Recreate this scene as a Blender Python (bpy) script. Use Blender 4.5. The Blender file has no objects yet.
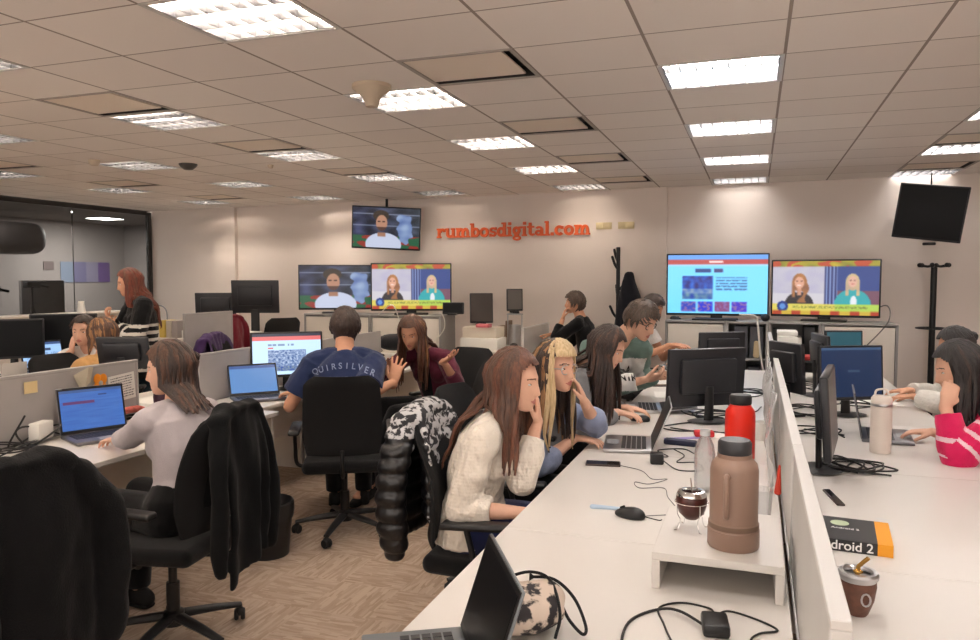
import bpy, bmesh, math, random
from math import sin, cos, pi, radians, sqrt, exp
from mathutils import Vector as V, Matrix as M, noise as NZ
from mathutils.bvhtree import BVHTree
random.seed(7)
SC = bpy.context.scene
COL = SC.collection

# ------------------------------------------------------------ camera, world, lights, exposure
cam_d = bpy.data.cameras.new('camera'); cam = bpy.data.objects.new('camera', cam_d); COL.objects.link(cam)
cam_d.sensor_fit = 'HORIZONTAL'; cam_d.sensor_width = 36.0; cam_d.lens = 36.0 * 749 / 980
cam.location = (0, 0, 1.58)
cam.rotation_euler = (radians(90 - 3.27), 0, radians(19.5))
cam_d.clip_start = 0.05
SC.camera = cam
w = bpy.data.worlds.new('world'); SC.world = w; w.use_nodes = True
w.node_tree.nodes['Background'].inputs[0].default_value = (1.0, 0.90, 0.82, 1)
w.node_tree.nodes['Background'].inputs[1].default_value = 2.2
SC.view_settings.view_transform = 'Standard'; SC.view_settings.look = 'None'
SC.view_settings.gamma = 1.0; SC.view_settings.use_curve_mapping = False
SC.view_settings.exposure = 0.58
TUBE_STRENGTH = 75.0
CEIL = 2.66
CX0, CY0, CA, CR = 0.113, 3.436, 0.61, 0.522     # ceiling grid origin and cell
def wall_y(x): return 9.24 - 0.0625 * x            # the back wall runs slightly askew

# ------------------------------------------------------------ materials
MATS = {}
def lin(c):
    c = c / 255.0
    return c / 12.92 if c <= 0.04045 else ((c + 0.055) / 1.055) ** 2.4
def rgb(*c): return (lin(c[0]), lin(c[1]), lin(c[2]), 1.0)
class NT:
    def __init__(s, m): s.t = m.node_tree; s.n = s.t.nodes; s.l = s.t.links
    def node(s, typ, **kw):
        nd = s.n.new(typ)
        for k, v in kw.items():
            if k.startswith('i_'): nd.inputs[k[2:].replace('_', ' ')].default_value = v
            else: setattr(nd, k, v)
        return nd
    def link(s, a, b): s.l.new(a, b)
def mat(name, col, rough=0.6, metal=0.0, spec=0.5, noise=0.0, nscale=20.0, bump=0.0, bscale=80.0, stretch=None, trans=0.0, alpha=1.0,
        emit=None, estr=0.0, col2=None, sheen=0.0, coat=0.0):
    if name in MATS: return MATS[name]
    m = bpy.data.materials.new(name); m.use_nodes = True
    nt = NT(m); b = nt.n['Principled BSDF']
    b.inputs['Base Color'].default_value = col
    b.inputs['Roughness'].default_value = rough; b.inputs['Metallic'].default_value = metal
    b.inputs['Specular IOR Level'].default_value = spec
    if trans: b.inputs['Transmission Weight'].default_value = trans; b.inputs['IOR'].default_value = 1.3
    if alpha < 1: b.inputs['Alpha'].default_value = alpha
    if sheen: b.inputs['Sheen Weight'].default_value = sheen
    if coat: b.inputs['Coat Weight'].default_value = coat
    if emit: b.inputs['Emission Color'].default_value = emit; b.inputs['Emission Strength'].default_value = estr
    co = None
    if noise or bump:
        tc = nt.node('ShaderNodeTexCoord'); mp = nt.node('ShaderNodeMapping'); nt.link(tc.outputs['Object'], mp.inputs[0])
        if stretch: mp.inputs['Scale'].default_value = stretch
        co = mp.outputs[0]
    if noise:
        n = nt.node('ShaderNodeTexNoise', i_Scale=nscale, i_Detail=4.0); nt.link(co, n.inputs['Vector'])
        mx = nt.node('ShaderNodeMix', data_type='RGBA')
        c2 = col2 or tuple(c * (1 - noise) for c in col[:3]) + (1,)
        mx.inputs['A'].default_value = col; mx.inputs['B'].default_value = c2
        rmp = nt.node('ShaderNodeMapRange'); rmp.inputs['From Min'].default_value = 0.35; rmp.inputs['From Max'].default_value = 0.65
        nt.link(n.outputs['Fac'], rmp.inputs['Value']); nt.link(rmp.outputs[0], mx.inputs['Factor'])
        nt.link(mx.outputs['Result'], b.inputs['Base Color'])
    if bump:
        n2 = nt.node('ShaderNodeTexNoise', i_Scale=bscale, i_Detail=3.0); nt.link(co, n2.inputs['Vector'])
        bp = nt.node('ShaderNodeBump', i_Strength=bump, i_Distance=0.01); nt.link(n2.outputs['Fac'], bp.inputs['Height'])
        nt.link(bp.outputs[0], b.inputs['Normal'])
    MATS[name] = m
    return m
def fabric(name, *c, noise=0.12, rough=0.95, bscale=260, bump=0.35, sheen=0.15, nscale=30):
    return mat(name, rgb(*c), rough, noise=noise, nscale=nscale, bump=bump, bscale=bscale, sheen=sheen, spec=0.2)
def plastic(name, *c, rough=0.45, **k): return mat(name, rgb(*c), rough, **k)
WHITE_LAM = mat('white_laminate', rgb(222, 217, 211), 0.32, noise=0.02, nscale=3)
WHITE_PAINT = mat('white_paint', rgb(225, 218, 208), 0.5)
GREY_PANEL = mat('grey_panel', rgb(176, 172, 170), 0.6, noise=0.05, nscale=8)
GREY_METAL = mat('grey_metal', rgb(150, 150, 150), 0.4, metal=0.6)
SILVER = mat('silver', rgb(200, 200, 202), 0.28, metal=0.95)
CHROME = mat('chrome', rgb(225, 225, 225), 0.12, metal=1.0)
BLACK_PL = mat('black_plastic', rgb(17, 17, 19), 0.42)
BLACK_GLOSS = mat('black_gloss', rgb(12, 12, 14), 0.15)
BLACK_RUB = mat('black_rubber', rgb(15, 15, 15), 0.75)
CABLE_BK = mat('black_cable', rgb(24, 24, 24), 0.5)
CABLE_WH = mat('white_cable', rgb(225, 222, 215), 0.5)
BLACK_MESH = mat('black_mesh_fabric', rgb(14, 15, 18), 0.9, noise=0.3, nscale=300, bump=0.5, bscale=500)
PAPER = mat('paper', rgb(240, 238, 232), 0.8)

# ------------------------------------------------------------ mesh collector
def frame(t, lat):
    t = t.normalized(); l = lat - t * lat.dot(t)
    if l.length < 1e-4:
        l = V((0, 0, 1)).cross(t)
        if l.length < 1e-4: l = V((1, 0, 0))
    l.normalize(); return l, t.cross(l)
class G:
    def __init__(s): s.v = []; s.f = []; s.m = []; s.mi = 0; s.col = None
    def add(s, vs, fs):
        o = len(s.v); s.v += [V(p) for p in vs]
        for f in fs: s.f.append([i + o for i in f]); s.m.append(s.mi)
        return s
    def mat(s, i): s.mi = i; return s
    def box(s, c, d, R=None):
        x, y, z = d[0] / 2, d[1] / 2, d[2] / 2; c = V(c)
        vs = [V((a * x, b * y, e * z)) for a in (-1, 1) for b in (-1, 1) for e in (-1, 1)]
        if R: vs = [R @ p for p in vs]
        return s.add([p + c for p in vs], [(0, 1, 3, 2), (4, 6, 7, 5), (0, 4, 5, 1), (2, 3, 7, 6), (0, 2, 6, 4), (1, 5, 7, 3)])
    def rbox(s, c, d, r=0.01, R=None, seg=2):
        bm = bmesh.new(); bmesh.ops.create_cube(bm, size=1.0)
        for p in bm.verts: p.co = V((p.co.x * d[0], p.co.y * d[1], p.co.z * d[2]))
        bmesh.ops.bevel(bm, geom=bm.edges[:], offset=min(r, min(d) * 0.49), segments=seg, affect='EDGES', profile=0.5)
        bm.verts.ensure_lookup_table(); c = V(c)
        vs = [(R @ p.co if R else p.co) + c for p in bm.verts]
        fs = [[q.index for q in f.verts] for f in bm.faces]; bm.free()
        return s.add(vs, fs)
    def tube(s, pts, rads, lat=None, n=8, cap=True, round_=False):
        pts = [V(p) for p in pts]; k = len(pts)
        if not isinstance(rads, (list, tuple)): rads = [rads] * k
        rads = (list(rads) + [rads[-1]] * k)[:k]
        rads = [r if isinstance(r, (list, tuple)) else (r, r) for r in rads]
        T = []
        for i in range(k):
            t = pts[min(i + 1, k - 1)] - pts[max(i - 1, 0)]
            T.append(t.normalized() if t.length > 1e-7 else V((0, 0, 1)))
        lats = lat if isinstance(lat, list) else [lat] * k
        P = []; prev = None
        lats = (lats + [lats[-1]] * k)[:k]
        for i in range(k):
            L = V(lats[i]) if lats[i] is not None else (prev if prev is not None else (V((0, 0, 1)).cross(T[i]) if abs(T[i].z) < 0.95 else V((1, 0, 0))))
            a, b = frame(T[i], L); prev = a
            P.append((pts[i], a, b, rads[i]))
        if round_:
            h = []
            p, a, b, r = P[0]; m = (r[0] + r[1]) / 2
            for q in (0.98, 0.75, 0.45): h.append((p - T[0] * m * q, a, b, (r[0] * sqrt(1 - q * q), r[1] * sqrt(1 - q * q))))
            e = []
            p, a, b, r = P[-1]; m = (r[0] + r[1]) / 2
            for q in (0.45, 0.75, 0.98): e.append((p + T[-1] * m * q, a, b, (r[0] * sqrt(1 - q * q), r[1] * sqrt(1 - q * q))))
            P = h + P + e
        vs = []; fs = []
        for p, a, b, r in P:
            for j in range(n):
                t = 2 * pi * j / n; vs.append(p + a * (cos(t) * r[0]) + b * (sin(t) * r[1]))
        for i in range(len(P) - 1):
            for j in range(n):
                j2 = (j + 1) % n; fs.append((i * n + j, i * n + j2, (i + 1) * n + j2, (i + 1) * n + j))
        if cap:
            fs.append(tuple(range(n))[::-1]); fs.append(tuple((len(P) - 1) * n + j for j in range(n)))
        return s.add(vs, fs)
    def lathe(s, prof, c=(0, 0, 0), n=24, R=None):
        c = V(c); vs = []; fs = []
        for r, z in prof:
            for j in range(n):
                t = 2 * pi * j / n; p = V((r * cos(t), r * sin(t), z)); vs.append((R @ p if R else p) + c)
        for i in range(len(prof) - 1):
            for j in range(n):
                j2 = (j + 1) % n; fs.append((i * n + j, i * n + j2, (i + 1) * n + j2, (i + 1) * n + j))
        if prof[0][0] > 1e-5: fs.append(tuple(range(n))[::-1])
        if prof[-1][0] > 1e-5: fs.append(tuple((len(prof) - 1) * n + j for j in range(n)))
        return s.add(vs, fs)
    def ell(s, c, r, n=16, m=10, R=None):
        prof = [(sin(pi * i / m), -cos(pi * i / m)) for i in range(m + 1)]
        c = V(c); vs = []; fs = []
        for a, z in prof:
            for j in range(n):
                t = 2 * pi * j / n; p = V((a * cos(t) * r[0], a * sin(t) * r[1], z * r[2])); vs.append((R @ p if R else p) + c)
        for i in range(m):
            for j in range(n):
                j2 = (j + 1) % n; fs.append((i * n + j, i * n + j2, (i + 1) * n + j2, (i + 1) * n + j))
        return s.add(vs, fs)
    def prism(s, poly, z0, z1, R=None, c=(0, 0, 0)):
        k = len(poly); c = V(c)
        vs = [V((x, y, z0)) for x, y in poly] + [V((x, y, z1)) for x, y in poly]
        vs = [(R @ p if R else p) + c for p in vs]
        return s.add(vs, [tuple(range(k))[::-1], tuple(range(k, 2 * k))] + [(i, (i + 1) % k, k + (i + 1) % k, k + i) for i in range(k)])
    def mesh(s, name='m', mats=None, smooth=True, clean=True, bev=0.0, bseg=2):
        me = bpy.data.meshes.new(name); me.from_pydata([tuple(p) for p in s.v], [], s.f)
        for m in (mats or []): me.materials.append(m)
        me.polygons.foreach_set('material_index', s.m)
        bm = bmesh.new(); bm.from_mesh(me)
        if clean: bmesh.ops.remove_doubles(bm, verts=bm.verts, dist=1e-6)
        bmesh.ops.recalc_face_normals(bm, faces=bm.faces)
        if bev:
            es = [e for e in bm.edges if len(e.link_faces) == 2 and e.calc_face_angle(0) > 0.6]
            bmesh.ops.bevel(bm, geom=es, offset=bev, segments=bseg, affect='EDGES', profile=0.5, clamp_overlap=True)
        if smooth:
            for f in bm.faces: f.smooth = True
            for e in bm.edges:
                if len(e.link_faces) == 2 and e.calc_face_angle(0) > 0.7: e.smooth = False
        bm.to_mesh(me); bm.free(); me.update()
        return me
    def build(s, name, mats, parent=None, loc=None, **k):
        if not isinstance(mats, (list, tuple)): mats = [mats]
        o = bpy.data.objects.new(name, s.mesh(name, mats, **k)); COL.objects.link(o)
        if loc: o.location = loc
        if parent: o.parent = parent
        return o
def link_mesh(name, me, parent=None):
    o = bpy.data.objects.new(name, me); COL.objects.link(o)
    if parent: o.parent = parent
    return o
def tag(o, label=None, cat=None, group=None, kind=None):
    if label: o['label'] = label
    if cat: o['category'] = cat
    if group: o['group'] = group
    if kind: o['kind'] = kind
    return o
def empty(name, loc, rz=0.0, label=None, cat=None, group=None):
    o = bpy.data.objects.new(name, None); COL.objects.link(o); o.empty_display_size = 0.1
    o.location = loc; o.rotation_euler = (0, 0, rz); return tag(o, label, cat, group)
def copy_tree(o, parent=None):
    c = o.copy(); COL.objects.link(c); c.parent = parent
    for ch in list(o.children): copy_tree(ch, c)
    return c
def dup(o, loc, rz=0.0, label=None, group=None):
    c = copy_tree(o); c.location = loc; c.rotation_euler = (0, 0, rz)
    if label: c['label'] = label
    if group: c['group'] = group
    return c
def RZ(a): return M.Rotation(a, 3, 'Z')
def RX(a): return M.Rotation(a, 3, 'X')
def RY(a): return M.Rotation(a, 3, 'Y')
def struct(name, g, m, **k):
    o = g.build(name, m, **k); o['kind'] = 'structure'; return o
def remeshed(g, voxel, smooth=4, name='m'):
    me = g.mesh(name, [], smooth=False); o = bpy.data.objects.new('tmp', me); COL.objects.link(o)
    md = o.modifiers.new('r', 'REMESH'); md.mode = 'VOXEL'; md.voxel_size = voxel
    if smooth: s2 = o.modifiers.new('s', 'SMOOTH'); s2.factor = 0.5; s2.iterations = smooth
    dg = bpy.context.evaluated_depsgraph_get(); dg.update()
    r = bpy.data.meshes.new_from_object(o.evaluated_get(dg), depsgraph=dg)
    bpy.data.objects.remove(o); bpy.data.meshes.remove(me)
    r.name = name
    r.polygons.foreach_set('use_smooth', [True] * len(r.polygons))
    return r
def smooth_path(pts, k=6):
    """Catmull-Rom through the points."""
    P = [V(p) for p in pts]; P = [P[0] * 2 - P[1]] + P + [P[-1] * 2 - P[-2]]; out = []
    for i in range(1, len(P) - 2):
        for j in range(k):
            t = j / k; a, b, c, d = P[i - 1], P[i], P[i + 1], P[i + 2]
            out.append(0.5 * ((2 * b) + (c - a) * t + (2 * a - 5 * b + 4 * c - d) * t * t + (3 * b - a - 3 * c + d) * t ** 3))
    out.append(P[-2]); return out
def cable(name, pts, r, m, label, group=None, cat='cable'):
    o = G().tube(smooth_path(pts), r, n=6).build(name, m)
    return tag(o, label, cat, group)
# ------------------------------------------------------------ people
def gs(a): return exp(-a * a)
def head_pt(sx, sy, sz, fem=True):
    x = 0.097 * sx; y = 0.077 * sy; z = 0.115 * sz
    t = max(0.0, -sz)
    y *= 1 - (0.30 if fem else 0.22) * t ** 1.6
    if sx < 0: x *= 1 - 0.30 * t
    x += 0.058 * t ** 2.2
    if sx > 0:
        k = min(1.0, sx * 2.2)
        h = 0.0
        if -0.052 < z < 0.022:
            h = 0.027 * ((0.022 - z) / 0.062 if z > -0.040 else max(0.0, (z + 0.052) / 0.012)) ** 0.9
        x += k * h * gs(y / (0.0105 + 0.12 * max(0, -z) * 0.12))
        for s in (-1, 1):
            x -= k * 0.010 * gs((y - s * 0.031) / 0.017) * gs((z - 0.0) / 0.013)
            x += k * 0.004 * gs((y - s * 0.042) / 0.02) * gs((z + 0.035) / 0.02)
        x += k * 0.005 * gs(y / 0.05) * gs((z - 0.026) / 0.011)
        x += k * 0.007 * gs(y / 0.022) * (gs((z + 0.0605) / 0.006) + gs((z + 0.0745) / 0.0065))
        x -= k * 0.003 * gs(y / 0.03) * gs((z + 0.0675) / 0.003)
        x += k * 0.007 * gs(y / 0.024) * gs((z + 0.104) / 0.014)
    return V((x, y, z))
def sdir(az, el): return (cos(el) * cos(az), cos(el) * sin(az), sin(el))
def ik(S, W, a, b, hint):
    d = W - S; L = d.length
    if L > (a + b) * 0.995:
        if L < (a + b) * 1.12: k = L / ((a + b) * 0.995); a *= k; b *= k
        else: W = S + d * ((a + b) * 0.995 / L); d = W - S; L = d.length
    u = d.normalized(); x = (a * a - b * b + L * L) / (2 * L); h = sqrt(max(0, a * a - x * x))
    p = V(hint) - u * V(hint).dot(u); p.normalize()
    return S + u * x + p * h, W
def hand(g, W, d, nrm, side, curl=0.35, s=1.0, spread=1.0, point=None):
    """W wrist, d finger direction, nrm back-of-hand normal, side +1 when the thumb lies along nrm x d, -1 the other way"""
    d = V(d).normalized(); nrm = V(nrm); nrm = (nrm - d * nrm.dot(d)).normalized(); y = nrm.cross(d) * side
    def P(a, b, c): return W + (d * a + y * b + nrm * c) * s
    g.tube([P(-0.02, 0, 0), P(0.012, 0, 0), P(0.045, 0.002, 0), P(0.083, 0.001, -0.002)],
           [(0.027 * s, 0.019 * s), (0.029 * s, 0.018 * s), (0.039 * s, 0.016 * s), (0.039 * s, 0.0125 * s)], lat=y, n=12, round_=True)
    for k, (oy, L, sp) in enumerate(((0.030, 0.070, 0.16), (0.0105, 0.078, 0.04), (-0.0095, 0.073, -0.07), (-0.0285, 0.058, -0.2))):
        c = curl + 0.06 * k
        if point is not None and k > 0: c = point
        pts = [P(0.070, oy * 0.95, -0.001)]; a = c * 0.5
        pos = P(0.083, oy, -0.002); pts.append(pos)
        for j, fr in enumerate((0.45, 0.32, 0.23)):
            dd = (d * cos(a) - nrm * sin(a) + y * (sp * spread)).normalized()
            pos = pos + dd * (L * fr * s); pts.append(pos); a += c * 0.9
        r = 0.0088 * s
        g.tube(pts, [r, r, r * 0.95, r * 0.88, r * 0.78], n=8, round_=True)
    ax = (d * 0.62 + y * 0.72 - nrm * 0.25).normalized(); bx = (d * 0.93 + y * 0.25 - nrm * (0.2 + curl * 0.6)).normalized()
    p0 = P(0.012, 0.018, -0.004); p1 = p0 + ax * 0.042 * s; p2 = p1 + bx * 0.032 * s; p3 = p2 + bx * 0.024 * s
    g.tube([p0, p1, p2, p3], [0.015 * s, 0.0115 * s, 0.0098 * s, 0.008 * s], n=8, round_=True)
def skin(name, *c): return mat(name, rgb(*c), 0.55, noise=0.06, nscale=25, spec=0.35)
SK_A = skin('skin_light', 226, 178, 152); SK_B = skin('skin_warm', 214, 160, 130); SK_C = skin('skin_tan', 196, 142, 112)
LIP = mat('lips', rgb(190, 116, 104), 0.45); EYE_W = mat('eye_white', rgb(235, 230, 226), 0.25)
IRIS = mat('iris_brown', rgb(46, 28, 18), 0.15)
def hairmat(name, c1, c2, scale=(1, 1, 0.12)):
    return mat(name, rgb(*c1), 0.42, noise=1, col2=rgb(*c2), nscale=110, bump=0.5, bscale=240, stretch=scale, spec=0.55)
H_DARK = hairmat('dark_hair', (38, 26, 22), (62, 42, 32)); H_BLACK = hairmat('black_hair', (20, 16, 16), (36, 28, 26))
H_BROWN = hairmat('brown_hair', (66, 43, 32), (96, 64, 46)); H_AUB = hairmat('auburn_hair', (80, 46, 32), (116, 70, 48))
H_BLOND = hairmat('blonde_hair', (196, 166, 120), (226, 200, 158)); H_TIP = hairmat('lightened_hair', (128, 88, 54), (170, 124, 78))
H_RED = hairmat('reddish_hair', (84, 34, 20), (128, 58, 34)); H_GREYB = hairmat('short_brown_hair', (56, 44, 36), (88, 70, 56))
def capsule_push(p, caps, h):
    for _ in range(26):
        hit = False
        for a, b, r in caps:
            ab = b - a; t = max(0, min(1, (p - a).dot(ab) / max(1e-6, ab.length_squared))); q = a + ab * t
            if (p - q).length < r: hit = True; break
        if not hit: return p
        p = p + h * 0.009
    return p
def person(label, hip, yaw, neck, head, hdir, R, L, fem=True, sk=SK_A, top=None, hair=None, pants=None, stand=False, s=1.0, shoes=None,
           glasses=None, knee=None, bend=0.02, vox=0.0052, sh_yaw=None, group=None, cross_legs=False, cat='person', shoulders=None, knees=None, feet=None, neckw=1.0):
    hip = V(hip); neck = V(neck); head = V(head)
    root = empty('person', (hip.x, hip.y, 0), 0, label, cat, group)
    O = V((hip.x, hip.y, 0)); H = hip - O; N = neck - O; HD = head - O
    f = V((cos(radians(yaw)), sin(radians(yaw)), 0)); l = V((-f.y, f.x, 0)); up = V((0, 0, 1))
    sy = radians(yaw if sh_yaw is None else sh_yaw); sf = V((cos(sy), sin(sy), 0)); sl = V((-sf.y, sf.x, 0))
    k = s * (1.0 if fem else 1.1)
    spine = [H - up * (0.06 if stand else -0.012) * k, H + up * (0 if stand else 0.04), H.lerp(N, 0.28) - f * bend, H.lerp(N, 0.52) - (f + sf) * 0.5 * bend * 1.5, H.lerp(N, 0.78) - sf * bend, N - up * 0.015 - sf * 0.005]
    lats = [l, l, l.lerp(sl, 0.3), l.lerp(sl, 0.6), sl, sl]
    srad = [(0.150, 0.11), (0.168, 0.122), (0.128 if fem else 0.145, 0.10), (0.138 if fem else 0.150, 0.106), (0.158, 0.092), (0.062, 0.058)]
    srad = [(a * k, b * k) for a, b in srad]
    # head frame
    hy, hp = radians(hdir[0]), radians(hdir[1]); hr = radians(hdir[2]) if len(hdir) > 2 else 0
    HR = RZ(hy) @ RY(-hp) @ RX(hr)
    hk = 1.0 if fem else 1.04
    g = G()
    g.tube(spine, srad, lat=lats, n=20, round_=True)
    if fem:
        for q in (-1, 1): g.ell(spine[3].lerp(spine[4], 0.35) + sl * (0.066 * q * k) + sf * 0.062 * k, (0.058 * k, 0.060 * k, 0.060 * k), 12, 8)
    hb = HD + HR @ V((-0.018, 0, -0.055))
    nr = (0.049 if fem else 0.060) * neckw
    g.tube([N - up * 0.03, N.lerp(hb, 0.45), hb], [(nr * 1.25, nr * 1.15), (nr, nr), (nr, nr)], lat=sl, n=14)
    shw = (0.158 if fem else 0.185) * s if shoulders is None else shoulders
    SH = {}; arms = {}
    for sd, q in (('R', -1), ('L', 1)):
        Sp = N - up * 0.062 * k + sl * (shw * q) - sf * 0.006; SH[sd] = Sp
        g.tube([N - up * 0.03 + sl * (0.03 * q), N - up * 0.035 + sl * (0.09 * q), Sp + up * 0.004], [(0.045 * k, 0.05 * k), (0.042 * k, 0.045 * k), (0.052 * k, 0.052 * k)], lat=sf, n=12, round_=True)
        spec = R if sd == 'R' else L
        W = V(spec['w']) - O; ua, fa = 0.285 * k, 0.250 * k
        E, W = ik(Sp, W, ua, fa, spec.get('hint', (0, 0, -1)))
        arms[sd] = (Sp, E, W)
        g.tube([Sp, Sp.lerp(E, 0.5), E], [0.047 * k, 0.042 * k, 0.036 * k], n=14, round_=True)
        g.tube([E, E.lerp(W, 0.3), E.lerp(W, 0.75), W], [(0.036 * k, 0.036 * k), (0.038 * k, 0.036 * k), (0.029 * k, 0.027 * k), (0.025 * k, 0.022 * k)], n=14, round_=True)
        hand(g, W, spec.get('d', (W - E)), spec.get('n', (0, 0, 1)), spec.get('side', (1 if sd == 'R' else -1)), spec.get('curl', 0.35), (0.97 if fem else 1.07), spec.get('spread', 1.0), spec.get('point'))
    # legs
    LG = []
    for i, q in enumerate((-1, 1)):
        hj = H + l * (0.088 * q * k) - up * 0.01
        if stand:
            kn = H + l * (0.085 * q) - up * 0.42 * k + f * 0.015; an = V((kn.x, kn.y, 0.09)) - f * 0.02
        else:
            kn = H + f * 0.42 * k + l * ((0.10 if cross_legs is False else 0.05) * q) + up * 0.005
            if knees: kn = V(knees[i]) - O
            an = V((kn.x, kn.y, 0.095)) + f * 0.03
            if feet: an = V(feet[i]) - O
        LG.append((hj, kn, an))
        g.tube([hj, hj.lerp(kn, 0.5), kn], [(0.088 * k, 0.085 * k), (0.074 * k, 0.072 * k), (0.056 * k, 0.055 * k)], lat=l, n=14, round_=True)
        g.tube([kn, kn.lerp(an, 0.3), kn.lerp(an, 0.75), an], [0.054 * k, 0.055 * k, 0.040 * k, 0.034 * k], n=12, round_=True)
        g.tube([an - up * 0.045 - f * 0.03, an - up * 0.05 + f * 0.07, an - up * 0.062 + f * 0.15], [(0.034, 0.036), (0.040, 0.03), (0.035, 0.018)], lat=l, n=10, round_=True)
    # head surface
    nu, nv = 72, 54; vs = []; fs = []
    for i in range(nv + 1):
        el = -pi / 2 + pi * i / nv
        for j in range(nu):
            vs.append(HD + HR @ (head_pt(*sdir(2 * pi * j / nu, el), fem) * hk))
    for i in range(nv):
        for j in range(nu):
            j2 = (j + 1) % nu; fs.append((i * nu + j, i * nu + j2, (i + 1) * nu + j2, (i + 1) * nu + j))
    g.add(vs, fs)
    for q in (-1, 1):
        g.ell(HD + HR @ V((-0.012, 0.079 * q, -0.012)), (0.017, 0.009, 0.030), 12, 8, R=HR @ RZ(-0.5 * q) @ RY(-0.15))
    me = remeshed(g, vox, 2, 'body')
    for m_ in (sk, LIP, hair['m'] if hair else H_DARK): me.materials.append(m_)
    HRi = HR.inverted()
    for p in me.polygons:
        c = HRi @ (V(p.center) - HD) / hk
        if c.x > 0.05:
            if abs(c.y) < 0.023 - abs(c.z + 0.067) * 1.4 and -0.078 < c.z < -0.055: p.material_index = 1
            elif 0.022 < c.z + 0.25 * (abs(c.y) - 0.032) ** 2 / 0.02 < 0.0272 and 0.014 < abs(c.y) < 0.052: p.material_index = 2
    body = link_mesh('body', me, root)
    # eyes
    for q in (-1, 1):
        e = V((0.0755, 0.031 * q, 0.0)) * hk
        ge = G(); ge.ell(HD + HR @ e, (0.0098, 0.0125, 0.0052), 14, 10, R=HR)
        mm = ge.mesh('eye', [EYE_W, IRIS])
        for p in mm.polygons:
            c = HRi @ (V(p.center) - HD) - e
            if sqrt(c.y ** 2 + c.z ** 2) < 0.0068 and c.x > 0: p.material_index = 1
        link_mesh('eye', mm, root)
    # clothes
    off = top.get('off', 0.013); tv = top.get('vox', 0.0075); ln = top.get('len', 0.0)
    g = G()
    tr = [(a + off, b + off) for a, b in srad]
    if top.get('crop'): sp2, tr2, l2 = [spine[1].lerp(spine[2], 0.55)] + spine[2:], [(tr[2][0] + 0.012, tr[2][1] + 0.012)] + tr[2:], lats[1:]
    else: sp2, tr2, l2 = [H - up * ((0.09 if stand else 0.0) + ln)] + spine[1:], [(tr[1][0] + 0.012 + ln * 0.1, tr[1][1] + 0.015 + ln * 0.1), (tr[1][0] + 0.004, tr[1][1] + 0.006)] + tr[2:], lats
    tr2[-1] = (tr2[-1][0] * top.get('nw', 0.98), tr2[-1][1] * top.get('nw', 0.98))
    g.tube(sp2, tr2, lat=l2, n=20, round_=False)
    if fem:
        for q in (-1, 1): g.ell(spine[3].lerp(spine[4], 0.35) + sl * (0.066 * q * k) + sf * 0.062 * k, (0.060 * k + off, 0.062 * k + off, 0.064 * k + off), 12, 8)
    if top.get('turtle'): g.tube([N - up * 0.02, N.lerp(hb, top['turtle'])], [(nr + 0.016, nr + 0.014), (nr + 0.012, nr + 0.01)], lat=sl, n=14)
    segs = []
    for sd, q in (('R', -1), ('L', 1)):
        Sp, E, W = arms[sd]
        g.tube([N - up * 0.03 + sl * (0.035 * q), N - up * 0.036 + sl * (0.09 * q), Sp + up * 0.002], [(0.046 * k + off * 0.5, 0.05 * k + off * 0.5), (0.042 * k + off, 0.045 * k + off), (0.050 * k + off, 0.050 * k + off)], lat=sf, n=12, round_=True)
        sl_len = top.get('sleeve', 0.51) if not isinstance(top.get('sleeve'), dict) else top['sleeve'][sd]
        La = (E - Sp).length; Lb = (W - E).length; so = off + top.get('loose', 0.004)
        if sl_len <= La: g.tube([Sp, Sp.lerp(E, sl_len / La * 0.5), Sp.lerp(E, sl_len / La)], [0.047 * k + so, 0.046 * k + so * 1.2, 0.044 * k + so * 1.5], n=14)
        else:
            g.tube([Sp, Sp.lerp(E, 0.5), E], [0.047 * k + so, 0.042 * k + so, 0.037 * k + so], n=14, round_=True)
            t = min(1.0, (sl_len - La) / Lb)
            g.tube([E, E.lerp(W, t * 0.5), E.lerp(W, t)], [0.037 * k + so, 0.036 * k + so, (0.036 - 0.010 * t) * k + so * top.get('cuff', 0.9)], n=14)
            if top.get('rolled'):
                g.tube([E.lerp(W, t - 0.10), E.lerp(W, t)], [0.040 * k + so + 0.006] * 2, n=14, round_=True)
        segs.append((Sp, E, W))
    me = remeshed(g, tv, 3, 'top')
    amp = top.get('fold', 0.006); fq = top.get('fq', 9.0)
    me.calc_normals_split() if hasattr(me, 'calc_normals_split') else None
    nrms = [v.normal.copy() for v in me.vertices]
    for v, nn in zip(me.vertices, nrms):
        c = v.co
        a = NZ.noise(V((c.x * fq + 3.1 * O.x, c.y * fq, c.z * fq * 1.6))) + 0.5 * NZ.noise(V((c.x, c.y, c.z)) * fq * 2.6)
        a2 = abs(NZ.noise(V((c.x * fq * 1.3, c.y * fq * 1.3 + 7 * O.y, c.z * fq * 0.9))))
        v.co = c + nn * (amp * a - amp * 0.8 * (0.25 - a2))
    for m_ in top['mats']: me.materials.append(m_)
    if top.get('fn'):
        fn = top['fn']
        for p in me.polygons:
            p.material_index = fn(V(p.center), dict(H=H, N=N, f=sf, l=sl, segs=segs, spine=spine, nrm=V(p.normal)))
    topo = link_mesh(top.get('name', 'sweater'), me, root)
    # trousers
    pm = pants or fabric('black_trousers', 14, 14, 17)
    g = G()
    g.tube([H + up * 0.06, H + up * 0.02, H - up * (0.06 if stand else -0.012)], [(0.132 * k + 0.006, 0.096 * k + 0.006), (0.168 * k + 0.009, 0.122 * k + 0.009), (0.155 * k + 0.01, 0.11 * k + 0.01)], lat=l, n=18, round_=True)
    if top.get('crop'): g.tube([H + up * 0.03, spine[1], spine[1].lerp(spine[2], 0.8)], [(0.172 * k + 0.014, 0.126 * k + 0.014), (0.172 * k + 0.012, 0.125 * k + 0.012), (0.140 * k + 0.006, 0.109 * k + 0.006)], lat=l, n=18)
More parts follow.
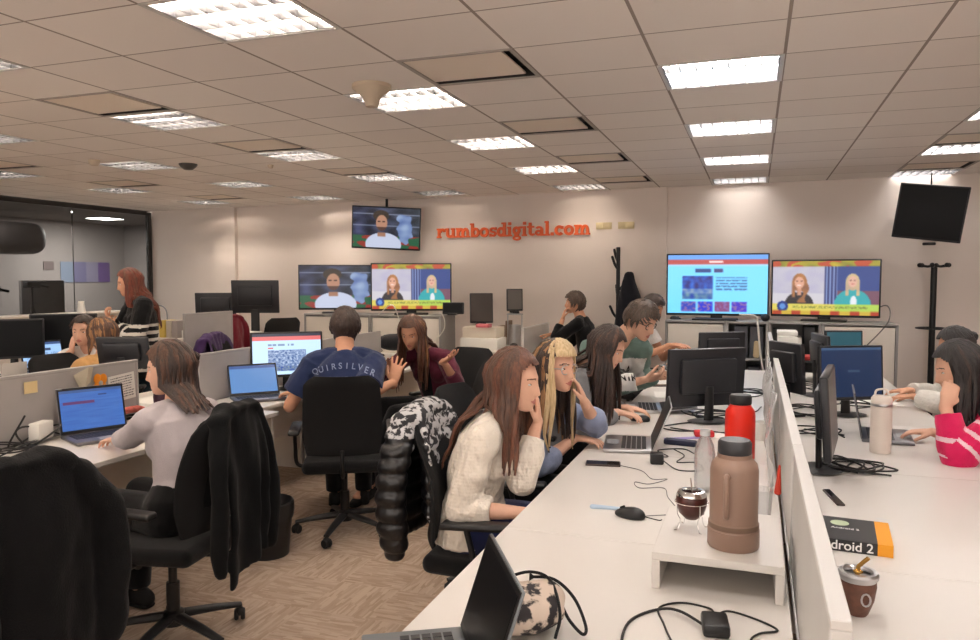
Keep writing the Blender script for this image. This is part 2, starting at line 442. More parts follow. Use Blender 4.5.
    for hj, kn, an in LG:
        g.tube([hj, hj.lerp(kn, 0.5), kn], [(0.092 * k + 0.008, 0.088 * k + 0.008), (0.076 * k + 0.011, 0.074 * k + 0.011), (0.057 * k + 0.012, 0.056 * k + 0.012)], lat=l, n=14, round_=True)
        g.tube([kn, kn.lerp(an, 0.4), an], [0.056 * k + 0.012, 0.050 * k + 0.013, 0.036 * k + 0.018], n=14)
    me = remeshed(g, 0.010, 3, 'trousers'); me.materials.append(pm)
    link_mesh('trousers', me, root)
    for hj, kn, an in LG:
        g = G(); b = V((an.x, an.y, 0))
        if an.z > 0.12: b = an - up * 0.09
        g.tube([b - f * 0.055 + up * 0.045, b + f * 0.0 + up * 0.055, b + f * 0.09 + up * 0.040, b + f * 0.19 + up * 0.026], [(0.034, 0.044), (0.040, 0.054), (0.044, 0.038), (0.036, 0.024)], lat=l, n=14, round_=True)
        g.tube([b - f * 0.06 + up * 0.012, b + f * 0.1 + up * 0.012, b + f * 0.2 + up * 0.012], [(0.038, 0.011), (0.048, 0.011), (0.036, 0.011)], lat=l, n=12, round_=True)
        g.build('shoe', shoes or BLACK_RUB, root)
    # hair
    if hair:
        caps = [(spine[i], spine[i + 1], (srad[i][1] + srad[i + 1][1]) / 2 + off + 0.012) for i in range(1, 5)]
        for q in (-1, 1):
            for i in (2, 3, 4):
                a = srad[i]; c = spine[i] + lats[i] * (q * (a[0] - a[1]) * 0.8); d = spine[max(i - 1, 1)] + lats[max(i - 1, 1)] * (q * (srad[max(i - 1, 1)][0] - srad[max(i - 1, 1)][1]) * 0.8)
                caps.append((c, d, a[1] + off + 0.012))
            caps.append((N - up * 0.035, SH['R' if q < 0 else 'L'], 0.052 * k + off + 0.008))
            caps.append((SH['R' if q < 0 else 'L'], arms['R' if q < 0 else 'L'][1], 0.046 * k + off + 0.01))
        if fem: caps += [(spine[3].lerp(spine[4], 0.35) + sl * 0.066 * q * k + sf * 0.05 * k, spine[3].lerp(spine[4], 0.35) + sl * 0.066 * q * k + sf * 0.066 * k, 0.066 * k + off + 0.01) for q in (-1, 1)]
        make_hair(root, HD, HR, hk, fem, hair, caps, sf)
    if glasses:
        g = G()
        for q in (-1, 1):
            c = V((0.094, 0.033 * q, -0.002)); ring = []
            for j in range(20):
                t = 2 * pi * j / 20; ring.append(HD + HR @ (c + V((-abs(sin(t)) * 0.001 - 0.004 * abs(cos(t)), 0.027 * cos(t), 0.022 * sin(t)))))
            g.tube(ring + ring[:1], 0.0026, n=5, cap=False)
            g.tube([HD + HR @ V((0.091, 0.060 * q, 0.004)), HD + HR @ V((0.06, 0.078 * q, 0.004)), HD + HR @ V((-0.008, 0.084 * q, 0.000)), HD + HR @ V((-0.02, 0.082 * q, -0.02))], 0.0024, n=5)
        g.tube([HD + HR @ V((0.098, -0.006, 0.002)), HD + HR @ V((0.102, 0, 0.005)), HD + HR @ V((0.098, 0.006, 0.002))], 0.0026, n=5)
        g.build('glasses', glasses, root)
    return dict(root=root, O=O, HD=HD, HR=HR, arms=arms, top=topo, spine=spine, sf=sf, sl=sl, N=N, H=H)
def make_hair(root, HD, HR, hk, fem, hair, caps, sf):
    rnd = random.Random(int(abs(HD.z * 1000)) + int(abs(root.location.x * 977)))
    thick = hair.get('thick', 0.016 if hair.get('style', 'long') == 'short' else 0.0135); style = hair.get('style', 'long'); hm = hair['m']; mats = [hm] + hair.get('mats', [])
    hl = hair.get('line', 0.060 if style == 'short' else 0.074)
    def keep(c):
        az = abs(math.atan2(c.y, c.x)); z = c.z
        if az < 0.55: lim = hl
        elif az < 1.25: lim = hl + (0.012 - hl) * (az - 0.55) / 0.7
        elif az < 1.75: lim = 0.012 if style != 'short' else 0.0
        else: lim = 0.012 - (az - 1.75) / 0.6 * 0.09
        return z > max(lim, -0.075)
    nu, nv = 56, 40; g = G(); idx = {}; fs = []
    for i in range(nv + 1):
        el = -pi / 2 + pi * i / nv
        for j in range(nu):
            dd = V(sdir(2 * pi * j / nu, el)); p = head_pt(*dd, fem)
            lump = 1 + 0.28 * NZ.noise(V((dd.x * 3.2, dd.y * 3.2, dd.z * 2 + HD.z * 9)))
            g.v.append(HD + HR @ ((p + dd * thick * 0.85 * lump) * hk))
    g.v = g.v
    cs = [(HR.inverted() @ (p - HD)) / hk for p in g.v]
    for i in range(nv):
        for j in range(nu):
            j2 = (j + 1) % nu; q = (i * nu + j, i * nu + j2, (i + 1) * nu + j2, (i + 1) * nu + j)
            if all(keep(cs[a]) for a in q): fs.append(q)
    g.f = fs; g.m = [0] * len(fs)
    def tipmat(i, n): return 0
    ho = V((-0.004, 0, 0.004))
    def skull(az, el, off):
        d = V(sdir(az, el)); p = head_pt(d.x, d.y, max(d.z, -0.35) if d.x < 0.3 else d.z, fem) if el > -0.5 else head_pt(*d, fem)
        if d.x > 0.2: p.x = min(p.x, 0.10)
        return HD + HR @ ((p + d * off) * hk)
    # shell thickness: build cap as its own closed surface
    bm = bmesh.new(); me = g.mesh('cap', mats, smooth=False); bm.from_mesh(me)
    loose = [v for v in bm.verts if not v.link_faces]; bmesh.ops.delete(bm, geom=loose, context='VERTS')
    bmesh.ops.solidify(bm, geom=bm.faces[:], thickness=-0.008)
    bm.verts.ensure_lookup_table(); bm.verts.index_update()
    G2 = G(); G2.add([v.co.copy() for v in bm.verts], [[v.index for v in f_.verts] for f_ in bm.faces]); bm.free()
    g = G2
    def lock(path, r0, mi=0, flat=0.55):
        n = len(path); rr = []
        for i in range(n):
            t = i / (n - 1); r = r0 * (0.55 + 0.45 * min(1, t * 4)) * (1 - 0.75 * max(0, t - 0.6) / 0.4)
            rr.append((r, r * flat))
        g.mi = mi; g.tube(path, rr, n=6, round_=False); g.mi = 0
    part = hair.get('part', 0.0)
    if style in ('long', 'bun', 'half'):
        nl = hair.get('n', 70); Ln = hair.get('len', 0.30)
        for i in range(nl):
            u = (i + rnd.random() * 0.6) / nl
            az = radians(hair.get('open', 62)) + u * (2 * pi - 2 * radians(hair.get('open', 62)))
            side = 1 if az < pi else -1
            az0 = side * radians(75) if abs(az - pi) > 0.5 else az
            path = []
            for j in range(7):
                t = j / 6; el = radians(84) * (1 - t) + radians(-12) * t
                a = az if t > 0.35 else (az * t / 0.35 + (az0 if az0 > 0 else az0 + 2 * pi) * (1 - t / 0.35))
                path.append(skull(a, el, thick * (0.9 + 0.5 * rnd.random() * (1 if 0 < j < 6 else 0.5)) + (0.004 if j > 3 else 0)))
            if style == 'bun' and rnd.random() > hair.get('loose', 0.0):
                end = HD + HR @ V(hair.get('bunpos', (-0.10, 0, 0.02)))
                path = path[:5] + [path[4].lerp(end, 0.5) + (path[4] - HD).normalized() * 0.01, end]
                lock(path, 0.013, i % len(mats) if hair.get('mix') else 0); continue
            p = path[-1].copy(); L = Ln * (0.82 + 0.3 * rnd.random()); n = max(3, int(L / 0.035))
            fr = abs(((az + pi) % (2 * pi)) - pi) < radians(hair.get('front', 88))
            fwd = sf if fr else -sf
            dr = (p - HD); dr.z = 0; dr = dr.normalized() * 0.002
            wav = rnd.random() * 6
            for j in range(n):
                kk = j / n
                p = p + V((0, 0, -L / n)) + dr * (1 - kk) * 1.2 + V((sin(wav + kk * hair.get('waves', 5)), cos(wav + kk * hair.get('waves', 5)), 0)) * hair.get('wave', 0.004)
                if p.z < HD.z - 0.12: p = p + hair_pull(p, HD, kk)
                p = capsule_push(p, caps, fwd)
                path.append(p.copy())
            mi = 0
            if hair.get('pick'): mi = hair['pick'](az, u, rnd)
            lock(path, hair.get('r', 0.016) * (0.8 + 0.4 * rnd.random()), mi)
        # crown locks
        for i in range(16):
            az = 2 * pi * i / 16; path = [skull(az + 0.0, radians(e), thick * 1.05) for e in (88, 70, 50, 30, 12)]
            if abs(((az + pi) % (2 * pi)) - pi) > radians(55): lock(path, 0.016)
        if style == 'bun':
            c = HD + HR @ V(hair.get('bunpos', (-0.10, 0, 0.02)))
            for i in range(9):
                a = rnd.random() * 6; ax = V((rnd.random() - .5, rnd.random() - .5, rnd.random() - .5)).normalized()
                ring = [c + (M.Rotation(t * 2 * pi / 10, 3, ax) @ (ax.orthogonal().normalized() * hair.get('bunr', 0.026))) for t in range(11)]
                g.tube(ring, (0.013, 0.010), n=6)
    if style == 'short':
        for i in range(hair.get('n', 230)):
            az = rnd.random() * 2 * pi; el = math.asin(min(1, 0.02 + 0.98 * rnd.random() ** 0.8)) if abs(az - pi) > 1.2 else radians(-28 + 112 * rnd.random())
            p = skull(az, el, thick * 0.6); c = (HR.inverted() @ (p - HD)) / hk
            if not keep(c): continue
            sw = radians(hair.get('sweep', 25)) * (1 if rnd.random() > 0.4 else -1)
            path = [p]; a, e = az, el
            for j in range(3):
                if az < 1.2 or az > 5.08: a += 0.10 * (1 if hair.get('sweep', 25) > 0 else -1); e -= radians(3)
                else: e -= radians(9); a += 0.04 * (rnd.random() - .5)
                path.append(skull(a, e, thick * (0.95 + 0.35 * rnd.random())))
            lock(path, 0.0085, 0, 0.5)
    if hair.get('bangs'):
        nb = 16
        for i in range(nb):
            az = radians(-52 + 104 * i / (nb - 1)); path = [skull(az, radians(e), thick * 1.45 + 0.003) for e in (82, 66, 50, 36, hair.get('bangend', 20))]
            mi = hair['bpick'](i, nb) if hair.get('bpick') else 0
            lock(path, 0.0125, mi)
    o = g.build('hair', mats, root, smooth=True)
    return o
def hair_pull(p, HD, kk):
    return V((0, 0, 0))
# ------------------------------------------------------------ the room
def ceiling_mat():
    m = bpy.data.materials.new('ceiling_tiles'); m.use_nodes = True; nt = NT(m); b = nt.n['Principled BSDF']
    b.inputs['Roughness'].default_value = 0.9; b.inputs['Specular IOR Level'].default_value = 0.2
    tc = nt.node('ShaderNodeTexCoord'); sp = nt.node('ShaderNodeSeparateXYZ'); nt.link(tc.outputs['Object'], sp.inputs[0])
    def mth(op, a, b_=None):
        n = nt.node('ShaderNodeMath', operation=op)
        for i, q in enumerate((a, b_)):
            if q is None: continue
            if isinstance(q, (int, float)): n.inputs[i].default_value = q
            else: nt.link(q, n.inputs[i])
        return n.outputs[0]
    def line(out, o, c, wd):
        t = mth('DIVIDE', mth('SUBTRACT', out, o), c); fr = mth('FRACT', t); d = mth('MULTIPLY', mth('MINIMUM', fr, mth('SUBTRACT', 1.0, fr)), c)
        return mth('LESS_THAN', d, wd), mth('FLOOR', t)
    lx, fx = line(sp.outputs[0], CX0, CA, 0.0075); ly, fy = line(sp.outputs[1], CY0, CR, 0.0048)
    cb = nt.node('ShaderNodeCombineXYZ'); nt.link(fx, cb.inputs[0]); nt.link(fy, cb.inputs[1])
    wn = nt.node('ShaderNodeTexWhiteNoise', noise_dimensions='2D'); nt.link(cb.outputs[0], wn.inputs['Vector'])
    mx = nt.node('ShaderNodeMix', data_type='RGBA'); mx.inputs['A'].default_value = rgb(236, 229, 223); mx.inputs['B'].default_value = rgb(243, 237, 231)
    nt.link(wn.outputs['Value'], mx.inputs['Factor'])
    m2 = nt.node('ShaderNodeMix', data_type='RGBA'); nt.link(mx.outputs['Result'], m2.inputs['A']); m2.inputs['B'].default_value = rgb(160, 149, 141)
    nt.link(mth('MAXIMUM', lx, ly), m2.inputs['Factor']); nt.link(m2.outputs['Result'], b.inputs['Base Color'])
    return m
CEIL_M = ceiling_mat()
def carpet_mat():
    m = bpy.data.materials.new('carpet'); m.use_nodes = True; nt = NT(m); b = nt.n['Principled BSDF']
    b.inputs['Roughness'].default_value = 1.0; b.inputs['Specular IOR Level'].default_value = 0.1
    tc = nt.node('ShaderNodeTexCoord')
    ch = nt.node('ShaderNodeTexChecker', i_Scale=3.0); nt.link(tc.outputs['Object'], ch.inputs['Vector'])
    res = []
    for sc in ((7.0, 48.0, 1), (48.0, 7.0, 1)):
        mp = nt.node('ShaderNodeMapping'); mp.inputs['Scale'].default_value = sc; nt.link(tc.outputs['Object'], mp.inputs[0])
        v = nt.node('ShaderNodeTexVoronoi', i_Scale=1.6, distance='CHEBYCHEV'); nt.link(mp.outputs[0], v.inputs['Vector']); res.append(v.outputs['Color'])
    mx = nt.node('ShaderNodeMix', data_type='RGBA'); nt.link(ch.outputs['Fac'], mx.inputs['Factor']); nt.link(res[0], mx.inputs['A']); nt.link(res[1], mx.inputs['B'])
    bw = nt.node('ShaderNodeRGBToBW'); nt.link(mx.outputs['Result'], bw.inputs[0])
    n = nt.node('ShaderNodeTexNoise', i_Scale=260.0, i_Detail=3.0); nt.link(tc.outputs['Object'], n.inputs['Vector'])
    ad = nt.node('ShaderNodeMath', operation='MULTIPLY_ADD'); nt.link(n.outputs['Fac'], ad.inputs[0]); ad.inputs[1].default_value = 0.5; nt.link(bw.outputs[0], ad.inputs[2])
    cr = nt.node('ShaderNodeValToRGB'); cr.color_ramp.elements[0].position = 0.35; cr.color_ramp.elements[0].color = rgb(152, 132, 116)
    cr.color_ramp.elements[1].position = 1.05; cr.color_ramp.elements[1].color = rgb(184, 164, 147); nt.link(ad.outputs[0], cr.inputs[0])
    nt.link(cr.outputs[0], b.inputs['Base Color'])
    bp = nt.node('ShaderNodeBump', i_Strength=0.4, i_Distance=0.004); nt.link(n.outputs['Fac'], bp.inputs['Height']); nt.link(bp.outputs[0], b.inputs['Normal'])
    return m
WALL = mat('wall_paint', rgb(238, 227, 219), 0.85, noise=0.03, nscale=1.2, bump=0.05, bscale=60)
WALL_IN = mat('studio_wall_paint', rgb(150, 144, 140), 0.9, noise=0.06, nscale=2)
XL, XR, YF = -9.37, 4.6, -2.2
g = G(); g.box(((XL + XR) / 2, 4.0, -0.05), (XR - XL + 0.1, 12.6, 0.1)); struct('floor', g, carpet_mat(), smooth=False)
# ceiling: one tile per cell, cells of lamps and vents left open
LIGHTS = [(a, r) for a in (-13, -10, -7, -4, -1) for r in (-5, -2, 1, 4, 7, 10)] + [(2, r) for r in (-5, -2, 1, 4, 7, 10)]
LIGHTS = [q for q in LIGHTS if not (q[0] == -13 and q[1] < 4) and q != (-10, -5)]
VENTS = [(-3, 0), (-3, 3), (-3, 6), (-3, 9), (-7, 0), (-7, 3), (-7, 6), (-12, 3), (-12, 6), (-12, 9), (2, 6), (2, 9)]
hole = set(LIGHTS) | set(VENTS)
g = G()
for a in range(-17, 9):
    for r in range(-12, 15):
        if (a, r) in hole: continue
        x0, x1 = max(XL, CX0 + a * CA), min(XR, CX0 + (a + 1) * CA); y0, y1 = max(YF, CY0 + r * CR), min(9.95, CY0 + (r + 1) * CR)
        if x1 - x0 < 0.001 or y1 - y0 < 0.001: continue
        g.add([(x0, y0, CEIL), (x0, y1, CEIL), (x1, y1, CEIL), (x1, y0, CEIL), (x0, y0, CEIL + 0.02), (x0, y1, CEIL + 0.02), (x1, y1, CEIL + 0.02), (x1, y0, CEIL + 0.02)],
              [(0, 1, 2, 3), (7, 6, 5, 4), (0, 4, 5, 1), (1, 5, 6, 2), (2, 6, 7, 3), (3, 7, 4, 0)])
struct('ceiling', g, CEIL_M, smooth=False)
def wall_poly(x0, x1, th=0.12, dy=0.0):
    g = G(); g.add([(x0, wall_y(x0) + dy, 0), (x1, wall_y(x1) + dy, 0), (x1, wall_y(x1) + dy + th, 0), (x0, wall_y(x0) + dy + th, 0),
                    (x0, wall_y(x0) + dy, CEIL), (x1, wall_y(x1) + dy, CEIL), (x1, wall_y(x1) + dy + th, CEIL), (x0, wall_y(x0) + dy + th, CEIL)],
                   [(3, 2, 1, 0), (4, 5, 6, 7), (0, 1, 5, 4), (1, 2, 6, 5), (2, 3, 7, 6), (3, 0, 4, 7)]); return g
struct('wall_back', wall_poly(XL - 0.1, XR + 0.1), WALL, smooth=False)
struct('trim_1', wall_poly(-8.05, -7.6, 0.07, -0.07), WALL, smooth=False)          # pilasters
struct('trim_2', wall_poly(-1.32, -1.02, 0.06, -0.06), WALL, smooth=False)
g = G().box((XR + 0.05, 3.6, CEIL / 2), (0.1, 11.8, CEIL)); struct('wall_right', g, WALL, smooth=False)
g = G().box(((XL + XR) / 2, YF - 0.05, 0.45), (XR - XL, 0.1, 0.9)).box(((XL + XR) / 2, YF - 0.05, 2.55), (XR - XL, 0.1, 0.22)); struct('wall_front', g, WALL, smooth=False)
g = G()      # added, unseen window strip behind the photographer; its daylight brightens walls and faces
for i in range(8): g.box((XL + 0.05 + i * (XR - XL - 0.1) / 7, YF - 0.05, 1.67), (0.07, 0.08, 1.54))
struct('added_fill_window', g, WHITE_PAINT, smooth=False)
g = wall_poly(XL + 0.15, XR - 0.1, 0.012, -0.012); 
for p in g.v: p.z = min(p.z, 0.08)
struct('baseboard_back', g, mat('baseboard', rgb(150, 146, 142), 0.5), smooth=False)
# glazed partition on the left with the dim studio behind it
GLASS = mat('tinted_glass', rgb(205, 208, 208), 0.02, trans=1.0)
g = G()
ys = [-2.0, 0.2, 2.4, 4.6, 6.8, 8.3, 9.72]
for a, b in zip(ys[:-1], ys[1:]): g.box((XL - 0.02, (a + b) / 2, 1.32), (0.012, b - a - 0.012, 2.52))
o = struct('window_1', g, GLASS, smooth=False)
g = G().box((XL - 0.02, 3.85, 0.03), (0.05, 11.7, 0.06)).box((XL - 0.02, 3.85, 2.62), (0.05, 11.7, 0.07)).box((XL - 0.01, 9.75, 1.33), (0.07, 0.06, 2.6))
struct('trim_3', g, mat('dark_frame', rgb(52, 50, 48), 0.5), smooth=False)
XS = -12.6
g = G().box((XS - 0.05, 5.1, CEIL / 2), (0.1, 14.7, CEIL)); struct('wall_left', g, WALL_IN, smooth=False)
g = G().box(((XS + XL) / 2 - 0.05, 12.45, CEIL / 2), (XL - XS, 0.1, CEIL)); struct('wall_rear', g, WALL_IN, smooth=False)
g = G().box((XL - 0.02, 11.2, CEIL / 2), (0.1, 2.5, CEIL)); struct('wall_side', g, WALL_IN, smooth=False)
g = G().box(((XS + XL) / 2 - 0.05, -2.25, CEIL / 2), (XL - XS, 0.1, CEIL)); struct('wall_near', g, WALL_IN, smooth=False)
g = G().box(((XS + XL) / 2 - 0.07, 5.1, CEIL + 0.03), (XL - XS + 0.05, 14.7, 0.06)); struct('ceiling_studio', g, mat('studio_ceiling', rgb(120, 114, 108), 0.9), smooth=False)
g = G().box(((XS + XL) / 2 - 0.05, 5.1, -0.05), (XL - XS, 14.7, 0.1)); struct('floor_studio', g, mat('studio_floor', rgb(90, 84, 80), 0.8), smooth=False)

# ceiling lamps
HOUS = mat('lamp_housing', rgb(210, 208, 204), 0.3, metal=0.3); LOUV = mat('lamp_louver', rgb(112, 112, 114), 0.28, metal=0.9)
def tube_mat(n, c, k=1.0): return mat(n, rgb(255, 250, 240), 0.4, emit=c, estr=TUBE_STRENGTH * k)
TW = tube_mat('fluorescent_tube_warm', (1, 0.86, 0.73, 1)); TN = tube_mat('fluorescent_tube_neutral', (1, 0.94, 0.90, 1))
def make_lamp(tm, colr):
    root = empty('ceiling_light', (0, 0, 0)); a, r = CA - 0.03, CR - 0.03; h = 0.085
    g = G(); t = 0.004; h = 0.09
    g.box((0, 0, h + t / 2), (a, r, t))
    for s in (-1, 1): g.box((s * (a / 2 - t / 2), 0, h / 2), (t, r, h)).box((0, s * (r / 2 - t / 2), h / 2), (a, t, h))
    for s in (-1, 1): g.box((s * (CA / 2 - 0.008), 0, -0.001), (0.018, CR, 0.006)).box((0, s * (CR / 2 - 0.008), -0.001), (CA, 0.018, 0.006))
    g.build('housing', HOUS, root, smooth=False)
    for y in (-r / 3, 0, r / 3):
        G().tube([(-a / 2 + 0.03, y, 0.070), (a / 2 - 0.03, y, 0.070)], 0.010, n=10).build('tube', tm, root)
    g = G()
    for y in (-r / 2 + 0.008, -r / 6, r / 6, r / 2 - 0.008): g.box((0, y, 0.018), (a - 0.012, 0.006, 0.036))
    for i in range(8): g.box((-a / 2 + 0.008 + (a - 0.016) * i / 7, 0, 0.018), (0.005, r - 0.022, 0.0355))
    g.build('louver', LOUV, root, smooth=False)
    return root
protos = {}
side_words = {-13: 'furthest left row by the glass', -10: 'second row from the glass', -7: 'third row from the glass', -4: 'row over the navy shirt man', -1: 'row over the main white desk', 2: 'row by the black wall television'}
order = {-5: 'behind the photographer', -2: 'nearest one in view', 1: 'second one back', 4: 'third one back', 7: 'fourth one back', 10: 'last one before the back wall'}
for a, r in LIGHTS:
    if r == -5 and a in (-13, -10): continue
    w_ = a <= -4; key = (w_, r == 10 and a > -10)
    lab = 'louvered fluorescent ceiling light, %s, %s' % (side_words[a], order[r])
    c = (CX0 + (a + 0.5) * CA, CY0 + (r + 0.5) * CR, CEIL)
    if key not in protos:
        protos[key] = make_lamp((TW if w_ else TN) if not key[1] else tube_mat('fluorescent_tube_weak_%s' % ('warm' if w_ else 'neutral'), (1, 0.86, 0.73, 1) if w_ else (1, 0.94, 0.90, 1), 0.35), None); o = protos[key]; o.location = c
    else: o = dup(protos[key], c)
    tag(o, lab, 'ceiling light', 'louvered ceiling lights')
proto = None
vw = {(-3, 0): 'large one above the man in navy', (-3, 3): 'beside the lit lamp, in front of the sign', (-3, 6): 'with a reddish reflection near the sign', (-3, 9): 'closest to the orange sign',
      (-7, 0): 'dark edged, left front of room', (-7, 3): 'left middle of room', (-7, 6): 'above the hanging television', (-12, 3): 'left edge of the picture', (-12, 6): 'near the glass wall, middle', (-12, 9): 'near the corner of the glass wall',
      (2, 6): 'right side, nearer the camera', (2, 9): 'right side, above the black wall television'}
VP = mat('vent_panel', rgb(236, 224, 210), 0.7); VD = mat('vent_dark', rgb(38, 34, 32), 0.8); VR = mat('vent_rim', rgb(170, 162, 154), 0.6)
for q in VENTS:
    c = (CX0 + (q[0] + 0.5) * CA, CY0 + (q[1] + 0.5) * CR, CEIL)
    if proto is None:
        proto = empty('ceiling_vent', c); o = proto
        g = G(); t = 0.006; h = 0.06
        g.box((0, 0, h + t / 2), (CA - .02, CR - .02, t))
        for s in (-1, 1): g.box((s * (CA / 2 - 0.014), 0, h / 2), (t, CR - 0.03, h)).box((0, s * (CR / 2 - 0.014), h / 2), (CA - 0.03, t, h))
        g.build('housing', VD, o, smooth=False)
        g = G()
        for s in (-1, 1): g.box((s * (CA / 2 - 0.010), 0, -0.001), (0.022, CR, 0.006)).box((0, s * (CR / 2 - 0.010), -0.001), (CA, 0.022, 0.006))
        g.build('rim', VR, o, smooth=False)
        G().box((-0.026, -0.024, 0.008), (CA - 0.085, CR - 0.085, 0.010)).build('panel', VP, o, smooth=False)
    else: o = dup(proto, c)
    tag(o, 'recessed square ceiling air vent, ' + vw[q], 'vent', 'ceiling air vents')
g = G().lathe([(0.0, 0.0), (0.035, 0.0), (0.05, 0.05), (0.11, 0.10), (0.11, 0.12), (0, 0.12)], (0, 0, -0.12), 24)
tag(g.build('ceiling_speaker', mat('beige_plastic', rgb(196, 180, 158), 0.6), loc=(-2.06, 3.82, CEIL)), 'beige cone shaped speaker fixed under the ceiling beside a lamp', 'speaker')
g = G().lathe([(0.0, -0.05), (0.03, -0.05), (0.045, -0.035), (0.05, 0), (0, 0)], n=20)
tag(g.build('smoke_detector', mat('beige_plastic', rgb(196, 180, 158), 0.6), loc=(-5.78, 5.37, CEIL)), 'small beige smoke detector, left part of the ceiling', 'smoke detector')
g = G().lathe([(0.0, -0.06), (0.04, -0.055), (0.07, -0.03), (0.085, -0.01), (0.085, 0), (0, 0)], n=24)
tag(g.build('ceiling_camera', mat('smoked_dome', rgb(70, 66, 64), 0.3), loc=(-5.13, 5.85, CEIL)), 'dark round dome on the ceiling between two lamps', 'dome')
g = G().lathe([(0.0, -0.03), (0.02, -0.03), (0.03, 0), (0, 0)], n=16)
tag(g.build('sprinkler_head', mat('beige_plastic', rgb(196, 180, 158), 0.6), loc=(-4.43, 6.17, CEIL)), 'tiny round sprinkler under the ceiling near the rear', 'sprinkler')
# ------------------------------------------------------------ desks and panels
DZ = 0.74
def desk(x0, x1, y0, y1, label, group, z=DZ, leg=True, legs_dark=False, lx=None):
    o = empty('desk', ((x0 + x1) / 2, (y0 + y1) / 2, 0), 0, label, 'desk', group)
    W, D = x1 - x0, y1 - y0
    G().box((0, 0, z - 0.0125), (W - 0.003, D - 0.003, 0.025)).build('tabletop', WHITE_LAM, o, bev=0.0025, bseg=1)
    for s in (-1, 1):
        G().box((0, s * (D / 2 - 0.03), (z - 0.025) / 2), (W - 0.06, 0.025, z - 0.0252)).build('leg_panel', WHITE_PAINT, o, smooth=False)
    mx = -W / 2 + 0.06 if lx == 'l' else W / 2 - 0.06
    G().box((mx, 0, z - 0.2), (0.018, D - 0.088, 0.35)).build('modesty_panel', WHITE_PAINT, o, smooth=False)
    return o
main_y = [1.15, 2.35, 3.55, 4.75, 5.95, 7.15]
wl = ['with the photographer side laptop', 'carrying the monitor riser and brown flask', 'with the clear bottle and phone behind it', 'holding the black rear facing monitor', 'last before the television cabinets']
wr = ['with the mate cup, nearest right one', 'carrying the black and orange book', 'with the white bottle on it', 'second from the cabinets', 'last one in front of the right cabinets']
for i in range(5):
    desk(-0.78, 0.10, main_y[i], main_y[i + 1], 'white desk left of the divider, ' + wl[i], 'white desks of the main island', lx='r')
    desk(0.15, 1.03, main_y[i], main_y[i + 1], 'white desk right of the divider, ' + wr[i], 'white desks of the main island', lx='l')
ly = [(1.2, 2.42, -2.80), (2.42, 3.95, -2.80), (3.98, 5.3, -2.98), (5.3, 6.6, -2.98)]
wl = ['nearest left, by the big jacket', 'with the lit laptop of the woman in grey', 'of the man in navy, with monitor and laptop', 'beside the woman in burgundy']
wr2 = ['behind the left grey divider', 'behind divider with notes pinned', 'behind the divider at the black monitor back', 'behind the divider, with purple jacket chair']
for i, (a, b, x) in enumerate(ly):
    desk(-3.47, x, a, b, 'white desk ' + wl[i], 'white desks of the left island', lx='l')
    desk(-4.2, -3.50, a, b, 'white desk ' + wr2[i], 'white desks of the left island', lx='r')
desk(-6.35, -5.55, 3.3, 4.6, 'white desk at left edge with black monitors, nearer one', 'far left desks', lx='l')
desk(-6.35, -5.55, 4.6, 5.9, 'white desk at left edge behind the open laptop', 'far left desks', lx='l')
desk(-9.0, -7.25, 8.2, 9.1, 'white desk along the back wall by the glass corner', 'desks along the back wall', lx='l')
desk(-7.22, -5.6, 8.2, 9.1, 'white desk along the back wall under two large monitors', 'desks along the back wall', lx='l')
desk(-3.25, -2.45, 7.9, 9.05, 'white desk by the back wall with monitors on stacked boxes', 'desks along the back wall', lx='l')
desk(-4.35, -3.3, 6.75, 7.45, 'white desk crowded with cables before the left television cabinet', 'desks along the back wall', lx='l')

def divider(x, y0, y1, z0, z1, label, group=None, th=0.028, frame=GREY_METAL, fill=GREY_PANEL, yaw=0):
    o = empty('divider_screen', (x, (y0 + y1) / 2, 0), yaw, label, 'divider', group); D = y1 - y0
    G().box((0, 0, (z0 + z1) / 2), (th * 0.7, D - 0.03, z1 - z0 - 0.03)).build('panel', fill, o, smooth=False)
    g = G().box((0, 0, z1 - 0.008), (th, D, 0.016)).box((0, 0, z0 + 0.008), (th, D, 0.016))
    for s in (-1, 1): g.box((0, s * (D / 2 - 0.008), (z0 + z1) / 2), (th, 0.016, z1 - z0 - 0.0322))
    g.build('rim', frame, o, bev=0.002, bseg=1)
    return o
LG_PANEL = mat('light_grey_panel', rgb(214, 212, 208), 0.55, noise=0.04, nscale=5)
LG_FRAME = mat('light_grey_frame', rgb(222, 220, 217), 0.4)
for i, (a, b, t) in enumerate([(1.15, 2.35, 'nearest the camera beside the mate cup'), (2.35, 3.55, 'beside the brown flask'), (3.55, 4.75, 'under the hanging clear plastic'), (4.75, 5.95, 'fourth from the camera'), (5.95, 7.15, 'next to the cabinets')]):
    divider(0.125, a + 0.002, b - 0.002, 0.70, 1.09, 'pale grey panel of the long desk divider, ' + t, 'panels of the long desk divider', th=0.03, frame=LG_FRAME, fill=LG_PANEL)
divider(-3.485, 1.25, 2.42, 0.50, 1.09, 'grey desk divider at the left edge of the picture', 'grey dividers of the left island', frame=GREY_PANEL)
divider(-3.485, 2.424, 3.50, 0.50, 1.09, 'grey desk divider with sticky note, orange flower and paper pinned', 'grey dividers of the left island', frame=GREY_PANEL)
divider(-3.485, 4.02, 5.28, 0.50, 1.07, 'grey desk divider behind the screen of the man in navy', 'grey dividers of the left island', frame=GREY_PANEL)
divider(-3.485, 5.30, 6.58, 0.50, 1.05, 'grey desk divider furthest back on the left island', 'grey dividers of the left island', frame=GREY_PANEL)
divider(-2.42, 7.92, 9.0, 0.50, 1.02, 'small pale divider at the desk of the man in black', frame=LG_FRAME, fill=LG_PANEL)
divider(-5.02, 5.62, 6.3, 0.30, 1.24, 'tall grey panel standing behind the woman in stripes', frame=GREY_PANEL)

